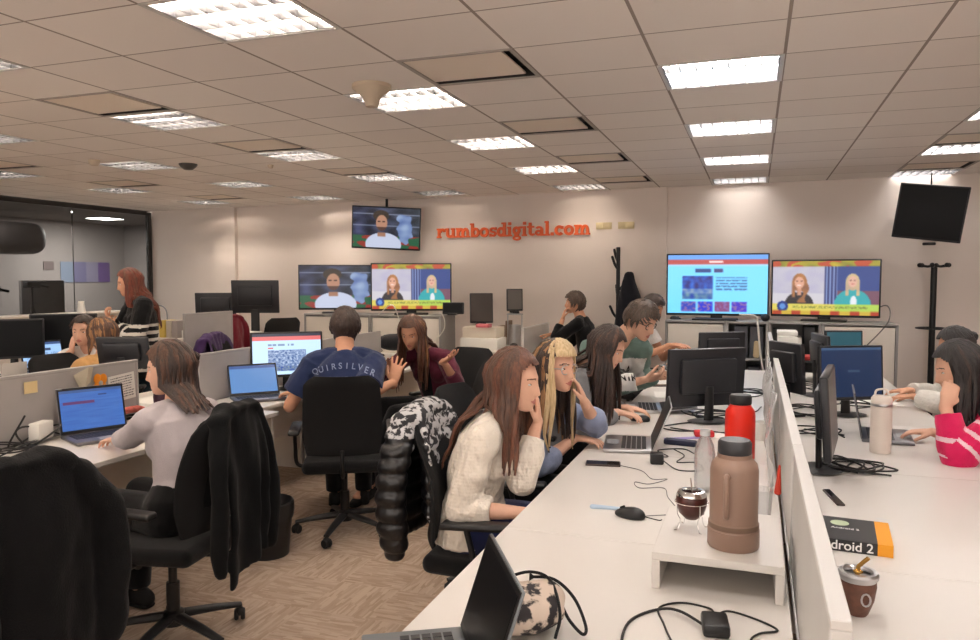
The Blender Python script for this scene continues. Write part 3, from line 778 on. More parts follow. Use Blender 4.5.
# cabinets
CABG = mat('cabinet_grey', rgb(158, 156, 154), 0.5); CABW = mat('cabinet_white', rgb(230, 224, 214), 0.45); DARKIN = mat('dark_inside', rgb(52, 50, 50), 0.8)
def cabinet(x0, x1, y0, y1, h, label, kind='door', group=None):
    o = empty('cabinet', ((x0 + x1) / 2, (y0 + y1) / 2, 0), 0, label, 'cabinet', group); W, D = x1 - x0, y1 - y0; t = 0.022
    g = G()
    for s in (-1, 1): g.box((s * (W / 2 - t / 2), 0, h / 2 - t / 2), (t, D, h - t))
    g.box((0, D / 2 - 0.006, h / 2), (W - 2 * t, 0.012, h - 2 * t)).box((0, 0, 0.04), (W - 2 * t, D - 0.03, 0.02))
    g.build('body', CABG, o, smooth=False)
    G().box((0, 0, h - t / 2), (W, D + 0.01, t)).build('top', CABG, o, bev=0.003, bseg=1)
    if kind == 'door':
        d = G().box((0, -D / 2 + 0.012, h / 2 + 0.01), (W - 2 * t - 0.012, 0.02, h - 2 * t - 0.05)).build('door', CABW, o, bev=0.002, bseg=1)
        G().lathe([(0.004, 0), (0.006, 0.012), (0.016, 0.018), (0.016, 0.026), (0, 0.03)], (0, 0, 0), 14, R=RX(pi / 2)).build('knob', BLACK_PL, d, loc=(0.05, -D / 2 + 0.002, h - 0.22))
    else:
        for z in (0.38, 0.74): G().box((0, 0.0, z), (W - 2 * t, D - 0.03, 0.018)).build('shelf', CABG, o, smooth=False)
    return o
cabinet(-5.30, -4.38, 8.02, 8.47, 1.13, 'white fronted cabinet under the left television of the pair', 'door', 'low cabinets under the televisions')
cabinet(-4.37, -3.45, 8.02, 8.47, 1.13, 'white fronted cabinet under the news television, left group', 'door', 'low cabinets under the televisions')
cR = [cabinet(-0.89, -0.28, 8.05, 8.55, 1.13, 'white door cabinet at left end under the website television', 'door', 'low cabinets under the televisions'),
      cabinet(-0.275, 0.13, 8.05, 8.55, 1.13, 'open dark cabinet section under the website television', 'open', 'low cabinets under the televisions'),
      cabinet(0.135, 0.62, 8.05, 8.55, 1.13, 'open cabinet crammed with black boxes and papers', 'open', 'low cabinets under the televisions'),
      cabinet(0.625, 1.30, 8.05, 8.55, 1.13, 'white door cabinet at right end under the news television', 'door', 'low cabinets under the televisions')]
tag(G().rbox((0, 0, 0), (0.12, 0.002, 0.03), 0.0005).build('door_label', mat('label_grey', rgb(170, 168, 165), 0.6), loc=(-0.58, 8.047, 0.80)), 'small grey label strip on the left white cabinet door', 'label')
# low white sill far left carrying the paper cup
g = G().box((0, 0, 0.55), (0.32, 3.0, 1.10)); o = g.build('low_wall', mat('sill_body', rgb(205, 200, 192), 0.6), loc=(-8.3, 6.6, 0), smooth=False)
G().box((0, 0, 1.11), (0.40, 3.04, 0.022)).build('ledge', WHITE_PAINT, o, bev=0.003, bseg=1)
tag(o, 'long low white partition with a pale ledge before the glass wall', 'partition')
def cup(loc, r=0.037, h=0.10):
    o = G().lathe([(0, 0), (r * 0.7, 0), (r, h), (r * 0.94, h), (r * 0.66, 0.006), (0, 0.006)], n=20).build('paper_cup', PAPER, loc=loc); return o
tag(G().lathe([(0, 0), (0.052, 0), (0.035, 0.15), (0.03, 0.15), (0.045, 0.006), (0, 0.006)], n=20).build('paper_cup', PAPER, loc=(-8.2, 7.35, 1.121)), 'stack of white paper cups upside down on the far left ledge', 'cup')

# ------------------------------------------------------------ office chairs (seat faces +X)
CH_F = fabric('black_upholstery', 16, 16, 18, bscale=400)
def make_chair():
    o = empty('office_chair', (0, 0, 0))
    g = G(); g.rbox((0, 0, 0.455), (0.47, 0.48, 0.075), 0.034, seg=4); me = g.mesh('seat', [CH_F])
    for v in me.vertices:
        c = v.co
        if c.x > 0.12: c.z -= (c.x - 0.12) ** 2 * 1.8
        c.z -= 0.012 * exp(-(c.x ** 2 + c.y ** 2) / 0.02) if c.z > 0.46 else 0
    link_mesh('seat', me, o)
    nu, nv = 16, 18; vs = []; fs = []
    for sgn in (0, 1):
        for j in range(nv + 1):
            z = 0.53 + 0.48 * j / nv; hw = 0.235 * (1 - 0.10 * (j / nv) ** 3) * (0.90 + 0.10 * min(1, j / 4))
            if j > nv - 2: hw -= 0.02 * (j - nv + 2) ** 1.5
            for i in range(nu + 1):
                u = -1 + 2 * i / nu; x = -0.235 + 0.045 * u * u - 0.09 * (j / nv) ** 2 + 0.025 * sin(pi * j / nv)
                ed = min(1, (1 - abs(u)) * 6, (nv - j) / 2.0, j / 1.5)
                vs.append((x + (0.020 if sgn else -0.020) * sqrt(max(0.05, ed)), u * hw, z))
    n1 = (nu + 1) * (nv + 1)
    for j in range(nv):
        for i in range(nu):
            a = j * (nu + 1) + i; q = (a, a + 1, a + nu + 2, a + nu + 1); fs.append(q); fs.append(tuple(n1 + b for b in q[::-1]))
    brd = [i for i in range(nu + 1)] + [j * (nu + 1) + nu for j in range(1, nv + 1)] + [nv * (nu + 1) + i for i in range(nu - 1, -1, -1)] + [j * (nu + 1) for j in range(nv - 1, 0, -1)]
    for i in range(len(brd)):
        a, b = brd[i], brd[(i + 1) % len(brd)]; fs.append((a, b, b + n1, a + n1))
    G().add(vs, fs).build('backrest', BLACK_MESH, o)
    g = G(); g.tube(smooth_path([(-0.05, 0, 0.405), (-0.22, 0, 0.40), (-0.285, 0, 0.47), (-0.275, 0, 0.57)]), (0.03, 0.012), lat=(0, 1, 0), n=10); g.box((0, 0, 0.405), (0.2, 0.16, 0.03))
    g.build('back_bracket', BLACK_PL, o)
    for s in (-1, 1):
        g = G(); g.tube(smooth_path([(0.02, s * 0.2, 0.415), (0.02, s * 0.285, 0.43), (0.0, s * 0.295, 0.55), (-0.03, s * 0.295, 0.665)]), (0.026, 0.012), lat=(1, 0, 0), n=10)
        a = g.build('armrest', BLACK_PL, o)
        me = G().rbox((0.0, 0, 0), (0.27, 0.065, 0.028), 0.013, seg=3).mesh('arm_pad', [BLACK_PL])
        for v in me.vertices: v.co.z -= (v.co.x - 0.02) ** 2 * 1.4; v.co.y *= 1 + 0.15 * cos(v.co.x * 9)
        p = link_mesh('arm_pad', me, a); p.location = (0.01, s * 0.293, 0.675)
    G().lathe([(0.028, 0.12), (0.028, 0.26), (0.018, 0.26), (0.018, 0.40), (0, 0.40)], n=16).build('gas_column', BLACK_PL, o)
    g = G(); g.lathe([(0, 0.075), (0.045, 0.075), (0.045, 0.13), (0.03, 0.14), (0, 0.14)], n=16)
    for k in range(5):
        a = 2 * pi * k / 5 + 0.3; g.tube([(0.03 * cos(a), 0.03 * sin(a), 0.112), (0.17 * cos(a), 0.17 * sin(a), 0.095), (0.30 * cos(a), 0.30 * sin(a), 0.072)], [(0.028, 0.02), (0.023, 0.017), (0.018, 0.012)], lat=(-sin(a), cos(a), 0), n=10)
    g.build('star_base', BLACK_PL, o)
    for k in range(5):
        a = 2 * pi * k / 5 + 0.3; R = RZ(a + 1.1)
        g = G(); c = V((0.295 * cos(a), 0.295 * sin(a), 0.028))
        for s in (-1, 1): g.lathe([(0, -0.009), (0.024, -0.009), (0.028, 0), (0.024, 0.009), (0, 0.009)], c + R @ V((0, s * 0.014, 0)), 18, R=R @ RX(pi / 2))
        g.ell(c + V((0, 0, 0.014)), (0.026, 0.020, 0.022), 12, 8, R=R); g.tube([c + V((0, 0, 0.02)), c + V((0, 0, 0.05))], 0.007, n=8)
        g.build('caster', BLACK_RUB, o)
    return o
chair0 = make_chair(); used_chair = [False]
def chair(x, y, yaw, label, sz=1.0, group='black office chairs'):
    if not used_chair[0]: used_chair[0] = True; o = chair0; o.location = (x, y, 0); o.rotation_euler = (0, 0, radians(yaw))
    else: o = dup(chair0, (x, y, 0), radians(yaw))
    if sz != 1.0:
        for c in o.children:
            if c.name.startswith('backrest'): c.data = c.data.copy(); 
        for c in o.children:
            if c.name.startswith('backrest'):
                for v in c.data.vertices: v.co.z = 0.53 + (v.co.z - 0.53) * sz
    tag(o, label, 'chair', group); return o
def jacket(x, y, yaw, mats, label, zb=0.45, zf=0.72, top=1.03, hw=0.25, sl=0.44, fold=0.019, quilt=None, fn=None, flare=0.04, name='jacket', sleeves=(1, 1), seed=0, lean=0.0, slw=0.055, skew=0.0, vox=0.010):
    o = empty(name, (x, y, 0), radians(yaw), label, 'jacket')
    g = G(); n = 15
    def sheet(side, z1):
        m = 14; vs = []; fs = []
        for j in range(m + 1):
            t = j / m
            for i in range(n + 1):
                u = -1 + 2 * i / n; ztop = top - 0.05 * abs(u) ** 3
                zz = ztop + (z1 + (skew * u) - 0.03 * u * u * 0 - ztop) * t
                w_ = hw * (0.90 + 0.10 * min(1, t * 5)) + flare * t
                xx = -0.315 + lean * (1 - t) + side * (0.020 + 0.030 * min(1, t * 3)) + side * fold * sin(u * 8 + seed + 1.5 * sin(u * 3 + seed)) * min(1, t * 2) + 0.035 * u * u * (1 if side > 0 else 0.5)
                vs.append((xx, u * w_ + 0.01 * sin(t * 5 + seed), zz))
        k = len(vs)
        vs2 = [(p[0] - side * 0.0 + 0.020 * side, p[1], p[2]) for p in vs]
        for j in range(m):
            for i in range(n):
                a = j * (n + 1) + i; fs.append((a, a + 1, a + n + 2, a + n + 1)); fs.append((k + a, k + a + n + 1, k + a + n + 2, k + a + 1))
        br = list(range(n + 1)) + [j * (n + 1) + n for j in range(1, m + 1)] + [m * (n + 1) + i for i in range(n - 1, -1, -1)] + [j * (n + 1) for j in range(m - 1, 0, -1)]
        for i in range(len(br)): a, b = br[i], br[(i + 1) % len(br)]; fs.append((a, b, k + b, k + a))
        g.add(vs + vs2, fs)
    sheet(-1, zb); sheet(1, zf)
    g.tube([(-0.315 + lean, -hw * 0.86, top - 0.035), (-0.315 + lean, -hw * 0.5, top - 0.004), (-0.315 + lean, 0, top), (-0.315 + lean, hw * 0.5, top - 0.004), (-0.315 + lean, hw * 0.86, top - 0.035)], [(0.052, 0.022)] * 5, lat=(1, 0, 0), n=12, round_=True)
    for s, on in zip((-1, 1), sleeves):
        if on: g.tube(smooth_path([(-0.33 + lean, s * hw * 0.86, top - 0.06), (-0.345, s * (hw + 0.03), top - 0.18), (-0.36, s * (hw + 0.045), top - 0.34), (-0.35, s * (hw + 0.03), sl)], 4), [(slw, slw * 0.72)] * 12 + [(slw * 0.8, slw * 0.6)], lat=(1, 0, 0), n=12, round_=True)
    me = remeshed(g, vox, 2, name)
    nr = [v.normal.copy() for v in me.vertices]
    for v, nn in zip(me.vertices, nr):
        c = v.co; a = NZ.noise(V((c.x * 4 + seed, c.y * 14, c.z * 3.2))) + 0.5 * NZ.noise(V((c.x * 20, c.y * 20 + seed, c.z * 9)))
        d = fold * 0.75 * a
        if quilt:
            ph = (c.z + 0.02 * NZ.noise(c * 5)) / quilt; ph -= math.floor(ph); d = 0.016 * (sqrt(max(0, 1 - (2 * ph - 1) ** 2)) - 0.6) + 0.003 * NZ.noise(c * 40)
        v.co = c + nn * d
    for m_ in mats: me.materials.append(m_)
    if fn:
        for p in me.polygons: p.material_index = fn(p.center, p.normal)
    link_mesh('cloth', me, o)
    return o

# ------------------------------------------------------------ screens
PICM = {}
def pic_mat(st):
    if st in PICM: return PICM[st]
    m = bpy.data.materials.new('screen_picture'); m.use_nodes = True; nt = NT(m); b = nt.n['Principled BSDF']
    a = nt.node('ShaderNodeAttribute', attribute_name='picture'); b.inputs['Base Color'].default_value = (0.01, 0.01, 0.01, 1); b.inputs['Roughness'].default_value = 0.25
    nt.link(a.outputs['Color'], b.inputs['Emission Color']); b.inputs['Emission Strength'].default_value = st
    PICM[st] = m; return m
def picture(name, w, h, fn0, parent, nx=64, ny=36, st=1.0, R=None, c=(0, 0, 0)):
    bl = 0.011 if nx >= 110 else 0.0
    J = [(0, 0), (1, .4), (-1, -.4), (.4, -1), (-.4, 1)]
    def fn(u, v):
        if not bl: return fn0(u, v)
        q = [fn0(min(.999, max(0.001, u + a * bl * .6)), min(.999, max(0.001, v + b * bl))) for a, b in J]
        return [sum(z[i] for z in q) / 5 for i in range(3)]
    vs = []; fs = []; cols = []; c = V(c)
    for j in range(ny + 1):
        for i in range(nx + 1):
            p = V((-w / 2 + w * i / nx, 0, -h / 2 + h * j / ny)); vs.append((R @ p if R else p) + c)
    for j in range(ny):
        for i in range(nx):
            a = j * (nx + 1) + i; fs.append((a, a + 1, a + nx + 2, a + nx + 1)); q = fn((i + .5) / nx, (j + .5) / ny); cols.append((lin(q[0]), lin(q[1]), lin(q[2]), 1))
    me = bpy.data.meshes.new(name); me.from_pydata([tuple(p) for p in vs], [], fs); at = me.color_attributes.new('picture', 'FLOAT_COLOR', 'CORNER')
    k = 0
    for p, q in zip(me.polygons, cols):
        for _ in p.loop_indices: at.data[k].color = q; k += 1
    me.materials.append(pic_mat(st)); return link_mesh(name, me, parent)
def inell(u, v, cu, cv, ru, rv): return ((u - cu) / ru) ** 2 + ((v - cv) / rv) ** 2 < 1
def pic_news(u, v):
    n = NZ.noise(V((u * 9, v * 9, 2)))
    if v > 0.90: return (150 + 60 * n, 140 + 40 * n, 40) if sin(u * 20 + n * 4) > -0.3 else (180, 70, 40)
    if v < 0.07: return (170, 60, 36) if sin(u * 34) > 0.1 else (200, 170, 60)
    if inell(u, v, 0.10, 0.15, 0.055, 0.10): return (30, 50, 120) if not inell(u, v, 0.10, 0.15, 0.03, 0.055) else (90, 140, 210)
    if v < 0.20:
        if 0.12 < v < 0.16 and 0.2 < u < 0.9 and NZ.noise(V((u * 60, v * 40, 1))) > 0: return (120, 130, 60)
        return (214, 200, 90) if u < 0.6 else (170, 200, 80)
    if u < 0.5:
        for e in (0.238, 0.282):
            if inell(u, v, e, 0.625, 0.009, 0.012): return (92, 58, 48)
        if inell(u, v, 0.26, 0.545, 0.022, 0.012): return (236, 214, 206)
        if inell(u, v, 0.26, 0.595, 0.046, 0.112): return (216, 160, 134)
        if v > 0.36 and v < 0.5 and 0.24 < u < 0.28: return (200, 144, 118)
        if inell(u, v, 0.262, 0.60, 0.072, 0.17) or (0.27 + 0.03 * sin(v * 20) < u < 0.335 + 0.02 * sin(v * 16) and 0.22 < v < 0.6) or (0.19 < u < 0.22 and 0.32 < v < 0.6): return (150 + 30 * n, 98 + 20 * n, 62)
        if inell(u, v, 0.26, 0.17, 0.14, 0.25): return (40, 34, 40)
        return (182 + 10 * n, 178 + 10 * n, 196) if v > 0.4 else (200, 196, 204)
    for e in (0.742, 0.778):
        if inell(u, v, e, 0.64, 0.008, 0.012): return (96, 64, 56)
    if inell(u, v, 0.76, 0.575, 0.017, 0.010): return (190, 104, 98)
    if inell(u, v, 0.76, 0.615, 0.040, 0.100): return (216, 168, 148)
    if inell(u, v, 0.76, 0.61, 0.064, 0.155) or (0.695 < u < 0.725 and 0.36 < v < 0.62) or (0.795 < u < 0.825 and 0.36 < v < 0.62): return (194 + 20 * n, 168 + 20 * n, 132)
    if inell(u, v, 0.76, 0.18, 0.17, 0.30): return (40, 160, 166) if not inell(u, v, 0.77, 0.24, 0.03, 0.12) else (220, 225, 230)
    if u < 0.62: return (30, 40, 96) if sin(u * 190) > 0 else (120, 140, 190)
    return (36, 62, 128) if v > 0.45 else (110, 70, 90)
def pic_man(u, v):
    if inell(u, v, 0.43, 0.62, 0.085, 0.20):
        if 0.64 < v < 0.67 and (0.37 < u < 0.41 or 0.44 < u < 0.48): return (60, 36, 30)
        if inell(u, v, 0.43, 0.50, 0.07, 0.08) and v < 0.52: return (86, 56, 46)
        return (188, 138, 112)
    if inell(u, v, 0.42, 0.80, 0.12, 0.14): return (52, 40, 30)
    if v < 0.38 and 0.37 < u < 0.49 and v > 0.28: return (170, 122, 98)
    if inell(u, v, 0.46, 0.08, 0.27, 0.30): return (206, 214, 238)
    q = NZ.noise(V((u * 7, v * 7, 3)))
    if ((u - 0.78) / 0.13) ** 2 + ((v - 0.52) / 0.42) ** 2 < 0.85 + 0.9 * q: return (118 + 60 * q, 142 + 60 * q, 190 + 40 * q)
    n = NZ.noise(V((u * 6, v * 7, 5)))
    if abs(v - 0.55) < 0.012 or abs(v - 0.84) < 0.01: return (130, 140, 165)
    if v < 0.3: return (40, 96, 66) if n > 0 else (150, 52, 44)
    return (34 + 50 * n + 20 * u, 42 + 50 * n + 20 * u, 74 + 60 * n)
def pic_web(u, v):
    if v > 0.92: return (96, 150, 220)
    if v > 0.84: return (172, 66, 66) if not (0.42 < u < 0.56 and 0.865 < v < 0.90) else (240, 225, 225)
    if v > 0.81: return (150, 200, 240)
    bg = (112, 202, 250)
    if 0.28 < u < 0.44 and 0.70 < v < 0.765: return (30, 60, 120)
    if 0.47 < u < 0.56 and 0.70 < v < 0.765: return (60, 60, 110)
    if 0.15 < u < 0.46 and 0.24 < v < 0.64:
        n = NZ.noise(V((u * 22, v * 16, 1))); 
        if v < 0.34: return (60 + 60 * n, 100 + 60 * n, 150)
        return (24, 60 + 50 * n, 150 + 70 * n) if v > 0.42 else (90 + 80 * n, 120 + 60 * n, 170)
    if 0.49 < u < 0.80 and 0.40 < v < 0.62 and int(v * 40) % 2 == 0 and NZ.noise(V((u * 40, v * 30, 7))) > -0.25: return (50, 90, 140)
    for k, cc in enumerate(((40, 60, 170), (30, 40, 190), (120, 60, 110), (60, 40, 180))):
        if 0.14 + 0.17 * k < u < 0.29 + 0.17 * k and v < 0.20 and v > 0.03: return cc if NZ.noise(V((u * 30, v * 30, k))) > -0.1 else (120, 90, 150)
    return bg
def pic_news_site(u, v):
    if v > 0.93: return (52, 56, 70)
    if v > 0.84: return (206, 104, 104)
    if 0.22 < u < 0.78 and 0.08 < v < 0.60:
        n = NZ.noise(V((u * 30, v * 26, 1))) + 0.6 * NZ.noise(V((u * 70, v * 50, 4)))
        return (120 + 90 * n, 140 + 80 * n, 176 + 60 * n) if v > 0.2 else (90 + 70 * n, 110 + 60 * n, 150)
    if 0.22 < u < 0.30 and 0.63 < v < 0.66: return (200, 90, 90)
    if 0.22 < u < 0.60 and 0.70 < v < 0.75 and NZ.noise(V((u * 60, v, 1))) > -0.2: return (120, 140, 170)
    return (186, 214, 244)
def pic_blue(u, v):
    if v > 0.93: return (60, 84, 130)
    if 0.05 < u < 0.55 and 0.66 < v < 0.70: return (92, 52, 96)
    if v > 0.82 and 0.62 < u < 0.74 and v < 0.86: return (40, 60, 110)
    n = NZ.noise(V((u * 3, v * 24, 1)))
    return (58 + 8 * n, 100 + 10 * n, 172 + 10 * n)
def pic_doc(u, v):
    if v > 0.9: return (60, 80, 120)
    if 0.2 < u < 0.72 and 0.66 < v < 0.74: return (60, 72, 100)
    if 0.1 < u < 0.9 and int(v * 18) % 3 == 0 and v < 0.6 and NZ.noise(V((u * 30, v * 9, 1))) > 0: return (120, 150, 190)
    return (150, 186, 232)
def pic_navy(u, v):
    if 0.42 < u < 0.64 and 0.52 < v < 0.55: return (70, 96, 130)
    return (32 + 8 * v, 58 + 8 * v, 98 + 10 * v) if v < 0.965 else (80, 110, 150)
def pic_teal(u, v): return (44, 98, 112)
OFF = mat('dark_screen', rgb(16, 17, 20), 0.35, spec=0.15); OFF_G = mat('screen_painted_reflection', rgb(96, 92, 88), 0.35)  # second one: dark screen with its reflection painted in as grey base colour
MB = mat('monitor_shell', rgb(30, 31, 36), 0.4); 
def monitor(x, y, yaw, w, h, label, z=DZ, lift=0.11, fn=None, off=OFF, name='monitor', cat='monitor', group=None, tilt=-4, base='oval', curved=False, bez=0.014, st=0.8, nx=56, ny=34, roll=0):
    """screen faces local -Y at yaw 0"""
    o = empty(name, (x, y, z), radians(yaw), label, cat, group)
    R = RY(radians(roll)) @ RX(radians(-tilt * -1)); cz = lift + h / 2
    g = G().rbox((0, 0.014, cz), (w, 0.032, h), 0.008, R=None)
    g.rbox((0, 0.042, cz + 0.01), (w * 0.72, 0.035, h * 0.6), 0.016)
    if curved:
        pts = [(-w * 0.48, 0.034, cz - h * 0.1), (-w * .25, 0.064, cz + h * 0.16), (0, 0.070, cz + h * 0.22), (w * .25, 0.064, cz + h * 0.16), (w * 0.48, 0.034, cz - h * .1)]
        g.tube(smooth_path(pts), (0.018, 0.012), lat=(0, 0, 1), n=8)
    def tl(g_):
        Rt = RX(radians(tilt)) if not roll else RY(radians(roll)) @ RX(radians(tilt))
        g_.v = [Rt @ (p - V((0, 0, cz))) + V((0, 0, cz)) for p in g_.v]; return g_
    tl(g).build('casing', MB, o)
    Rt = RX(radians(tilt)) if not roll else RY(radians(roll)) @ RX(radians(tilt))
    c = Rt @ V((0, -0.0025, 0.004)) + V((0, 0, cz))
    if fn: picture('display', w - 2 * bez, h - 2.4 * bez, fn, o, nx, ny, st, R=Rt, c=c)
    else: tl(G().box((0, -0.0025, cz + 0.004), (w - 2 * bez, 0.002, h - 2.4 * bez))).build('display', off, o, smooth=False)
    if base == 'oval':
        g = G().tube([(0, 0.05, 0.012), (0, 0.055, lift + h * 0.35)], [(0.032, 0.014), (0.026, 0.012)], lat=(1, 0, 0), n=12)
        g.ell((0, 0.045, 0.007), (0.125, 0.095, 0.007), 28, 6); g.build('stand', BLACK_PL, o)
    elif base == 'feet':
        for s in (-1, 1): G().tube([(s * w * 0.34, -0.09, 0.008), (s * w * 0.33, 0.0, lift + 0.02), (s * w * 0.34, 0.10, 0.008)], [(0.015, 0.006), (0.012, 0.010), (0.015, 0.006)], lat=(1, 0, 0), n=8).build('foot', BLACK_PL, o)
    elif base == 'bar':
        G().rbox((0, 0.02, 0.010), (w * 0.42, 0.2, 0.018), 0.006).tube([(0, 0.03, 0.015), (0, 0.035, lift + 0.05)], [(0.06, 0.014), (0.06, 0.014)], lat=(1, 0, 0), n=12).build('stand', BLACK_PL, o)
    return o
KEYM = mat('laptop_keys', rgb(34, 34, 38), 0.5)
def laptop(x, y, yaw, label, w=0.33, d=0.225, open_=105, fn=None, shell=SILVER, z=DZ, st=0.8, off=OFF, keys=KEYM, group=None):
    """user sits at local -Y, hinge at +Y"""
    o = empty('laptop', (x, y, z), radians(yaw), label, 'laptop', group)
    b = G().rbox((0, 0, 0.010), (w, d, 0.016), 0.005).build('base', shell, o)
    g = G()
    for r in range(5):
        for k in range(13): g.box((-w * 0.42 + (k + 0.5) * w * 0.84 / 13, d * 0.33 - r * d * 0.105, 0.0190), (w * 0.84 / 13 * 0.84, d * 0.105 * 0.82, 0.0016))
    g.build('keyboard', keys, b, smooth=False)
    G().box((0, -d * 0.32, 0.0186), (w * 0.3, d * 0.24, 0.0008)).build('touchpad', mat('touchpad', rgb(150, 150, 154), 0.4), b, smooth=False)
    R = RX(radians(90 - open_)); Rl = RX(radians(-(open_ - 90))); hz = V((0, d / 2 - 0.004, 0.018)); h = d * 0.98
    g = G().rbox((0, 0.004, h / 2), (w, 0.007, h), 0.003); g.v = [Rl @ p + hz for p in g.v]; lid = g.build('lid', shell if shell is not SILVER else SILVER, o)
    g = G().box((0, -0.0006, h / 2), (w - 0.006, 0.003, h - 0.006)); g.v = [Rl @ p + hz for p in g.v]; g.build('bezel', BLACK_PL, lid, smooth=False)
    if fn: picture('display', w - 0.024, h - 0.034, fn, lid, 44, 28, st, R=Rl, c=hz + Rl @ V((0, -0.0027, h / 2 + 0.002)))
    else:
        g = G().box((0, -0.0024, h / 2 + 0.002), (w - 0.024, 0.001, h - 0.034)); g.v = [Rl @ p + hz for p in g.v]; g.build('display', off, lid, smooth=False)
    return o
# ------------------------------------------------------------ slab serif sign letters
def letter_shapes(ch):
    """returns list of strokes: ('r', x0,y0,x1,y1) bars or ('a', cx,cy,rx,ry,a0,a1) arcs; x-height 1"""
    t = 0.30; s = 0.12
    def stem(x, y0=0.0, y1=1.0, top=True, bot=True, tl=True):
        q = [('r', x, y0, x + t, y1)]
        if bot: q.append(('r', x - s, y0, x + t + s, y0 + 0.17))
        if top: q.append(('r', x - s, y1 - 0.17, x + t * 0.6, y1))
        return q
    if ch == 'r': return stem(0.12) + [('a', 0.68, 0.52, 0.30, 0.36, 40, 175), ('r', 0.74, 0.62, 1.0, 0.92)], 1.04
    if ch == 'u': return [('r', 0.12, 0.25, 0.42, 1), ('r', 0, 0.83, 0.42, 1), ('a', 0.55, 0.36, 0.28, 0.24, 180, 330), ('r', 0.78, 0.0, 1.08, 1), ('r', 0.66, 0.83, 1.08, 1), ('r', 0.78, 0, 1.2, 0.17)], 1.24
    if ch == 'm': return stem(0.12) + [('a', 0.60, 0.55, 0.24, 0.32, 0, 180), ('r', 0.68, 0, 0.98, 0.6), ('r', 0.60, 0, 1.08, 0.17), ('a', 1.14, 0.55, 0.24, 0.32, 0, 180), ('r', 1.24, 0, 1.54, 0.6), ('r', 1.16, 0, 1.66, 0.17)], 1.70
    if ch == 'b': return stem(0.12, 0, 1.45, bot=False) + [('a', 0.62, 0.49, 0.33, 0.37, 0, 360)], 1.12
    if ch == 'd': return [('a', 0.46, 0.49, 0.33, 0.37, 0, 360), ('r', 0.68, 0, 0.98, 1.45), ('r', 0.5, 1.28, 0.98, 1.45), ('r', 0.68, 0, 1.1, 0.17)], 1.14
    if ch == 'o': return [('a', 0.52, 0.49, 0.37, 0.37, 0, 360)], 1.06
    if ch == 'c': return [('a', 0.52, 0.49, 0.37, 0.37, 45, 318), ('r', 0.68, 0.62, 0.94, 0.92)], 1.00
    if ch == 's': return [('a', 0.46, 0.69, 0.27, 0.19, 20, 270), ('a', 0.46, 0.31, 0.27, 0.19, -160, 90), ('r', 0.66, 0.68, 0.86, 0.98), ('r', 0.05, 0.02, 0.25, 0.32)], 0.92
    if ch == 'i': return stem(0.12) + [('r', 0.12, 1.15, 0.44, 1.45)], 0.60
    if ch == 'l': return stem(0.12, 0, 1.45), 0.60
    if ch == 't': return [('r', 0.16, 0.2, 0.46, 1.35), ('r', 0, 0.83, 0.74, 1.0), ('a', 0.52, 0.28, 0.20, 0.16, 180, 350)], 0.80
    if ch == 'a': return [('a', 0.42, 0.30, 0.27, 0.19, 0, 360), ('r', 0.62, 0, 0.92, 0.70), ('r', 0.62, 0, 1.04, 0.17), ('a', 0.48, 0.66, 0.29, 0.21, 0, 160)], 1.08
    if ch == 'g': return [('a', 0.44, 0.58, 0.29, 0.29, 0, 360), ('a', 0.48, -0.17, 0.34, 0.17, 0, 360), ('r', 0.7, 0.78, 1.0, 1.0), ('r', 0.2, 0.05, 0.7, 0.24)], 1.04
    return [('r', 0.05, 0, 0.37, 0.32)], 0.46
SIGN = mat('orange_sign', rgb(236, 104, 50), 0.5)
sx0, sx1 = -4.13, -1.965
txt = 'rumbosdigital.com'; tot = sum(letter_shapes(c)[1] for c in txt); k_ = (sx1 - sx0) / tot; kz = 0.128
root = empty('wall_sign', (sx0, wall_y(sx0) - 0.016, 2.115), math.atan(-0.0625), 'orange slab serif lettering spelling the website name on the wall', 'sign')
x = 0
for c in txt:
    sh, wd = letter_shapes(c); g = G()
    for i, q in enumerate(sh):
        yo = 0.0008 * i
        if q[0] == 'r': g.box(((x + (q[1] + q[3]) / 2) * k_, yo, (q[2] + q[4]) / 2 * kz), ((q[3] - q[1]) * k_, 0.026 - yo, (q[4] - q[2]) * kz))
        else:
            n = 22; a0, a1 = radians(q[5]), radians(q[6]); th = 0.145 if q[4] > 0.22 else 0.11
            P = [(cos(a0 + (a1 - a0) * j / n), sin(a0 + (a1 - a0) * j / n)) for j in range(n + 1)]; vs = []; fs = []
            for cx, cy in P:
                for rr, yy in ((-th, -0.013), (th, -0.013), (th, 0.013), (-th, 0.013)): vs.append(((x + q[1] + cx * (q[3] + rr)) * k_, yy + yo, (q[2] + cy * (q[4] + rr * 0.95)) * kz))
            for j in range(n):
                for b in range(4): fs.append((j * 4 + b, j * 4 + (b + 1) % 4, j * 4 + 4 + (b + 1) % 4, j * 4 + 4 + b))
            fs += [(0, 1, 2, 3), (n * 4 + 3, n * 4 + 2, n * 4 + 1, n * 4)]
            g.add(vs, fs)
    g.build('letter', SIGN, root, smooth=False); x += wd
for i, xx in enumerate((-1.80, -1.52)):
    tag(G().rbox((0, 0, 0), (0.20, 0.012, 0.085), 0.004).rbox((-0.05, -0.006, 0), (0.07, 0.01, 0.055), 0.003).rbox((0.05, -0.006, 0), (0.07, 0.01, 0.055), 0.003).build('wall_plate', mat('cream_plate', rgb(226, 210, 168), 0.5), loc=(xx, wall_y(xx) - 0.008, 2.22)),
        'cream wall plate right of the orange sign, ' + ('left one of the pair' if i == 0 else 'right one of the pair'), 'wall plate')

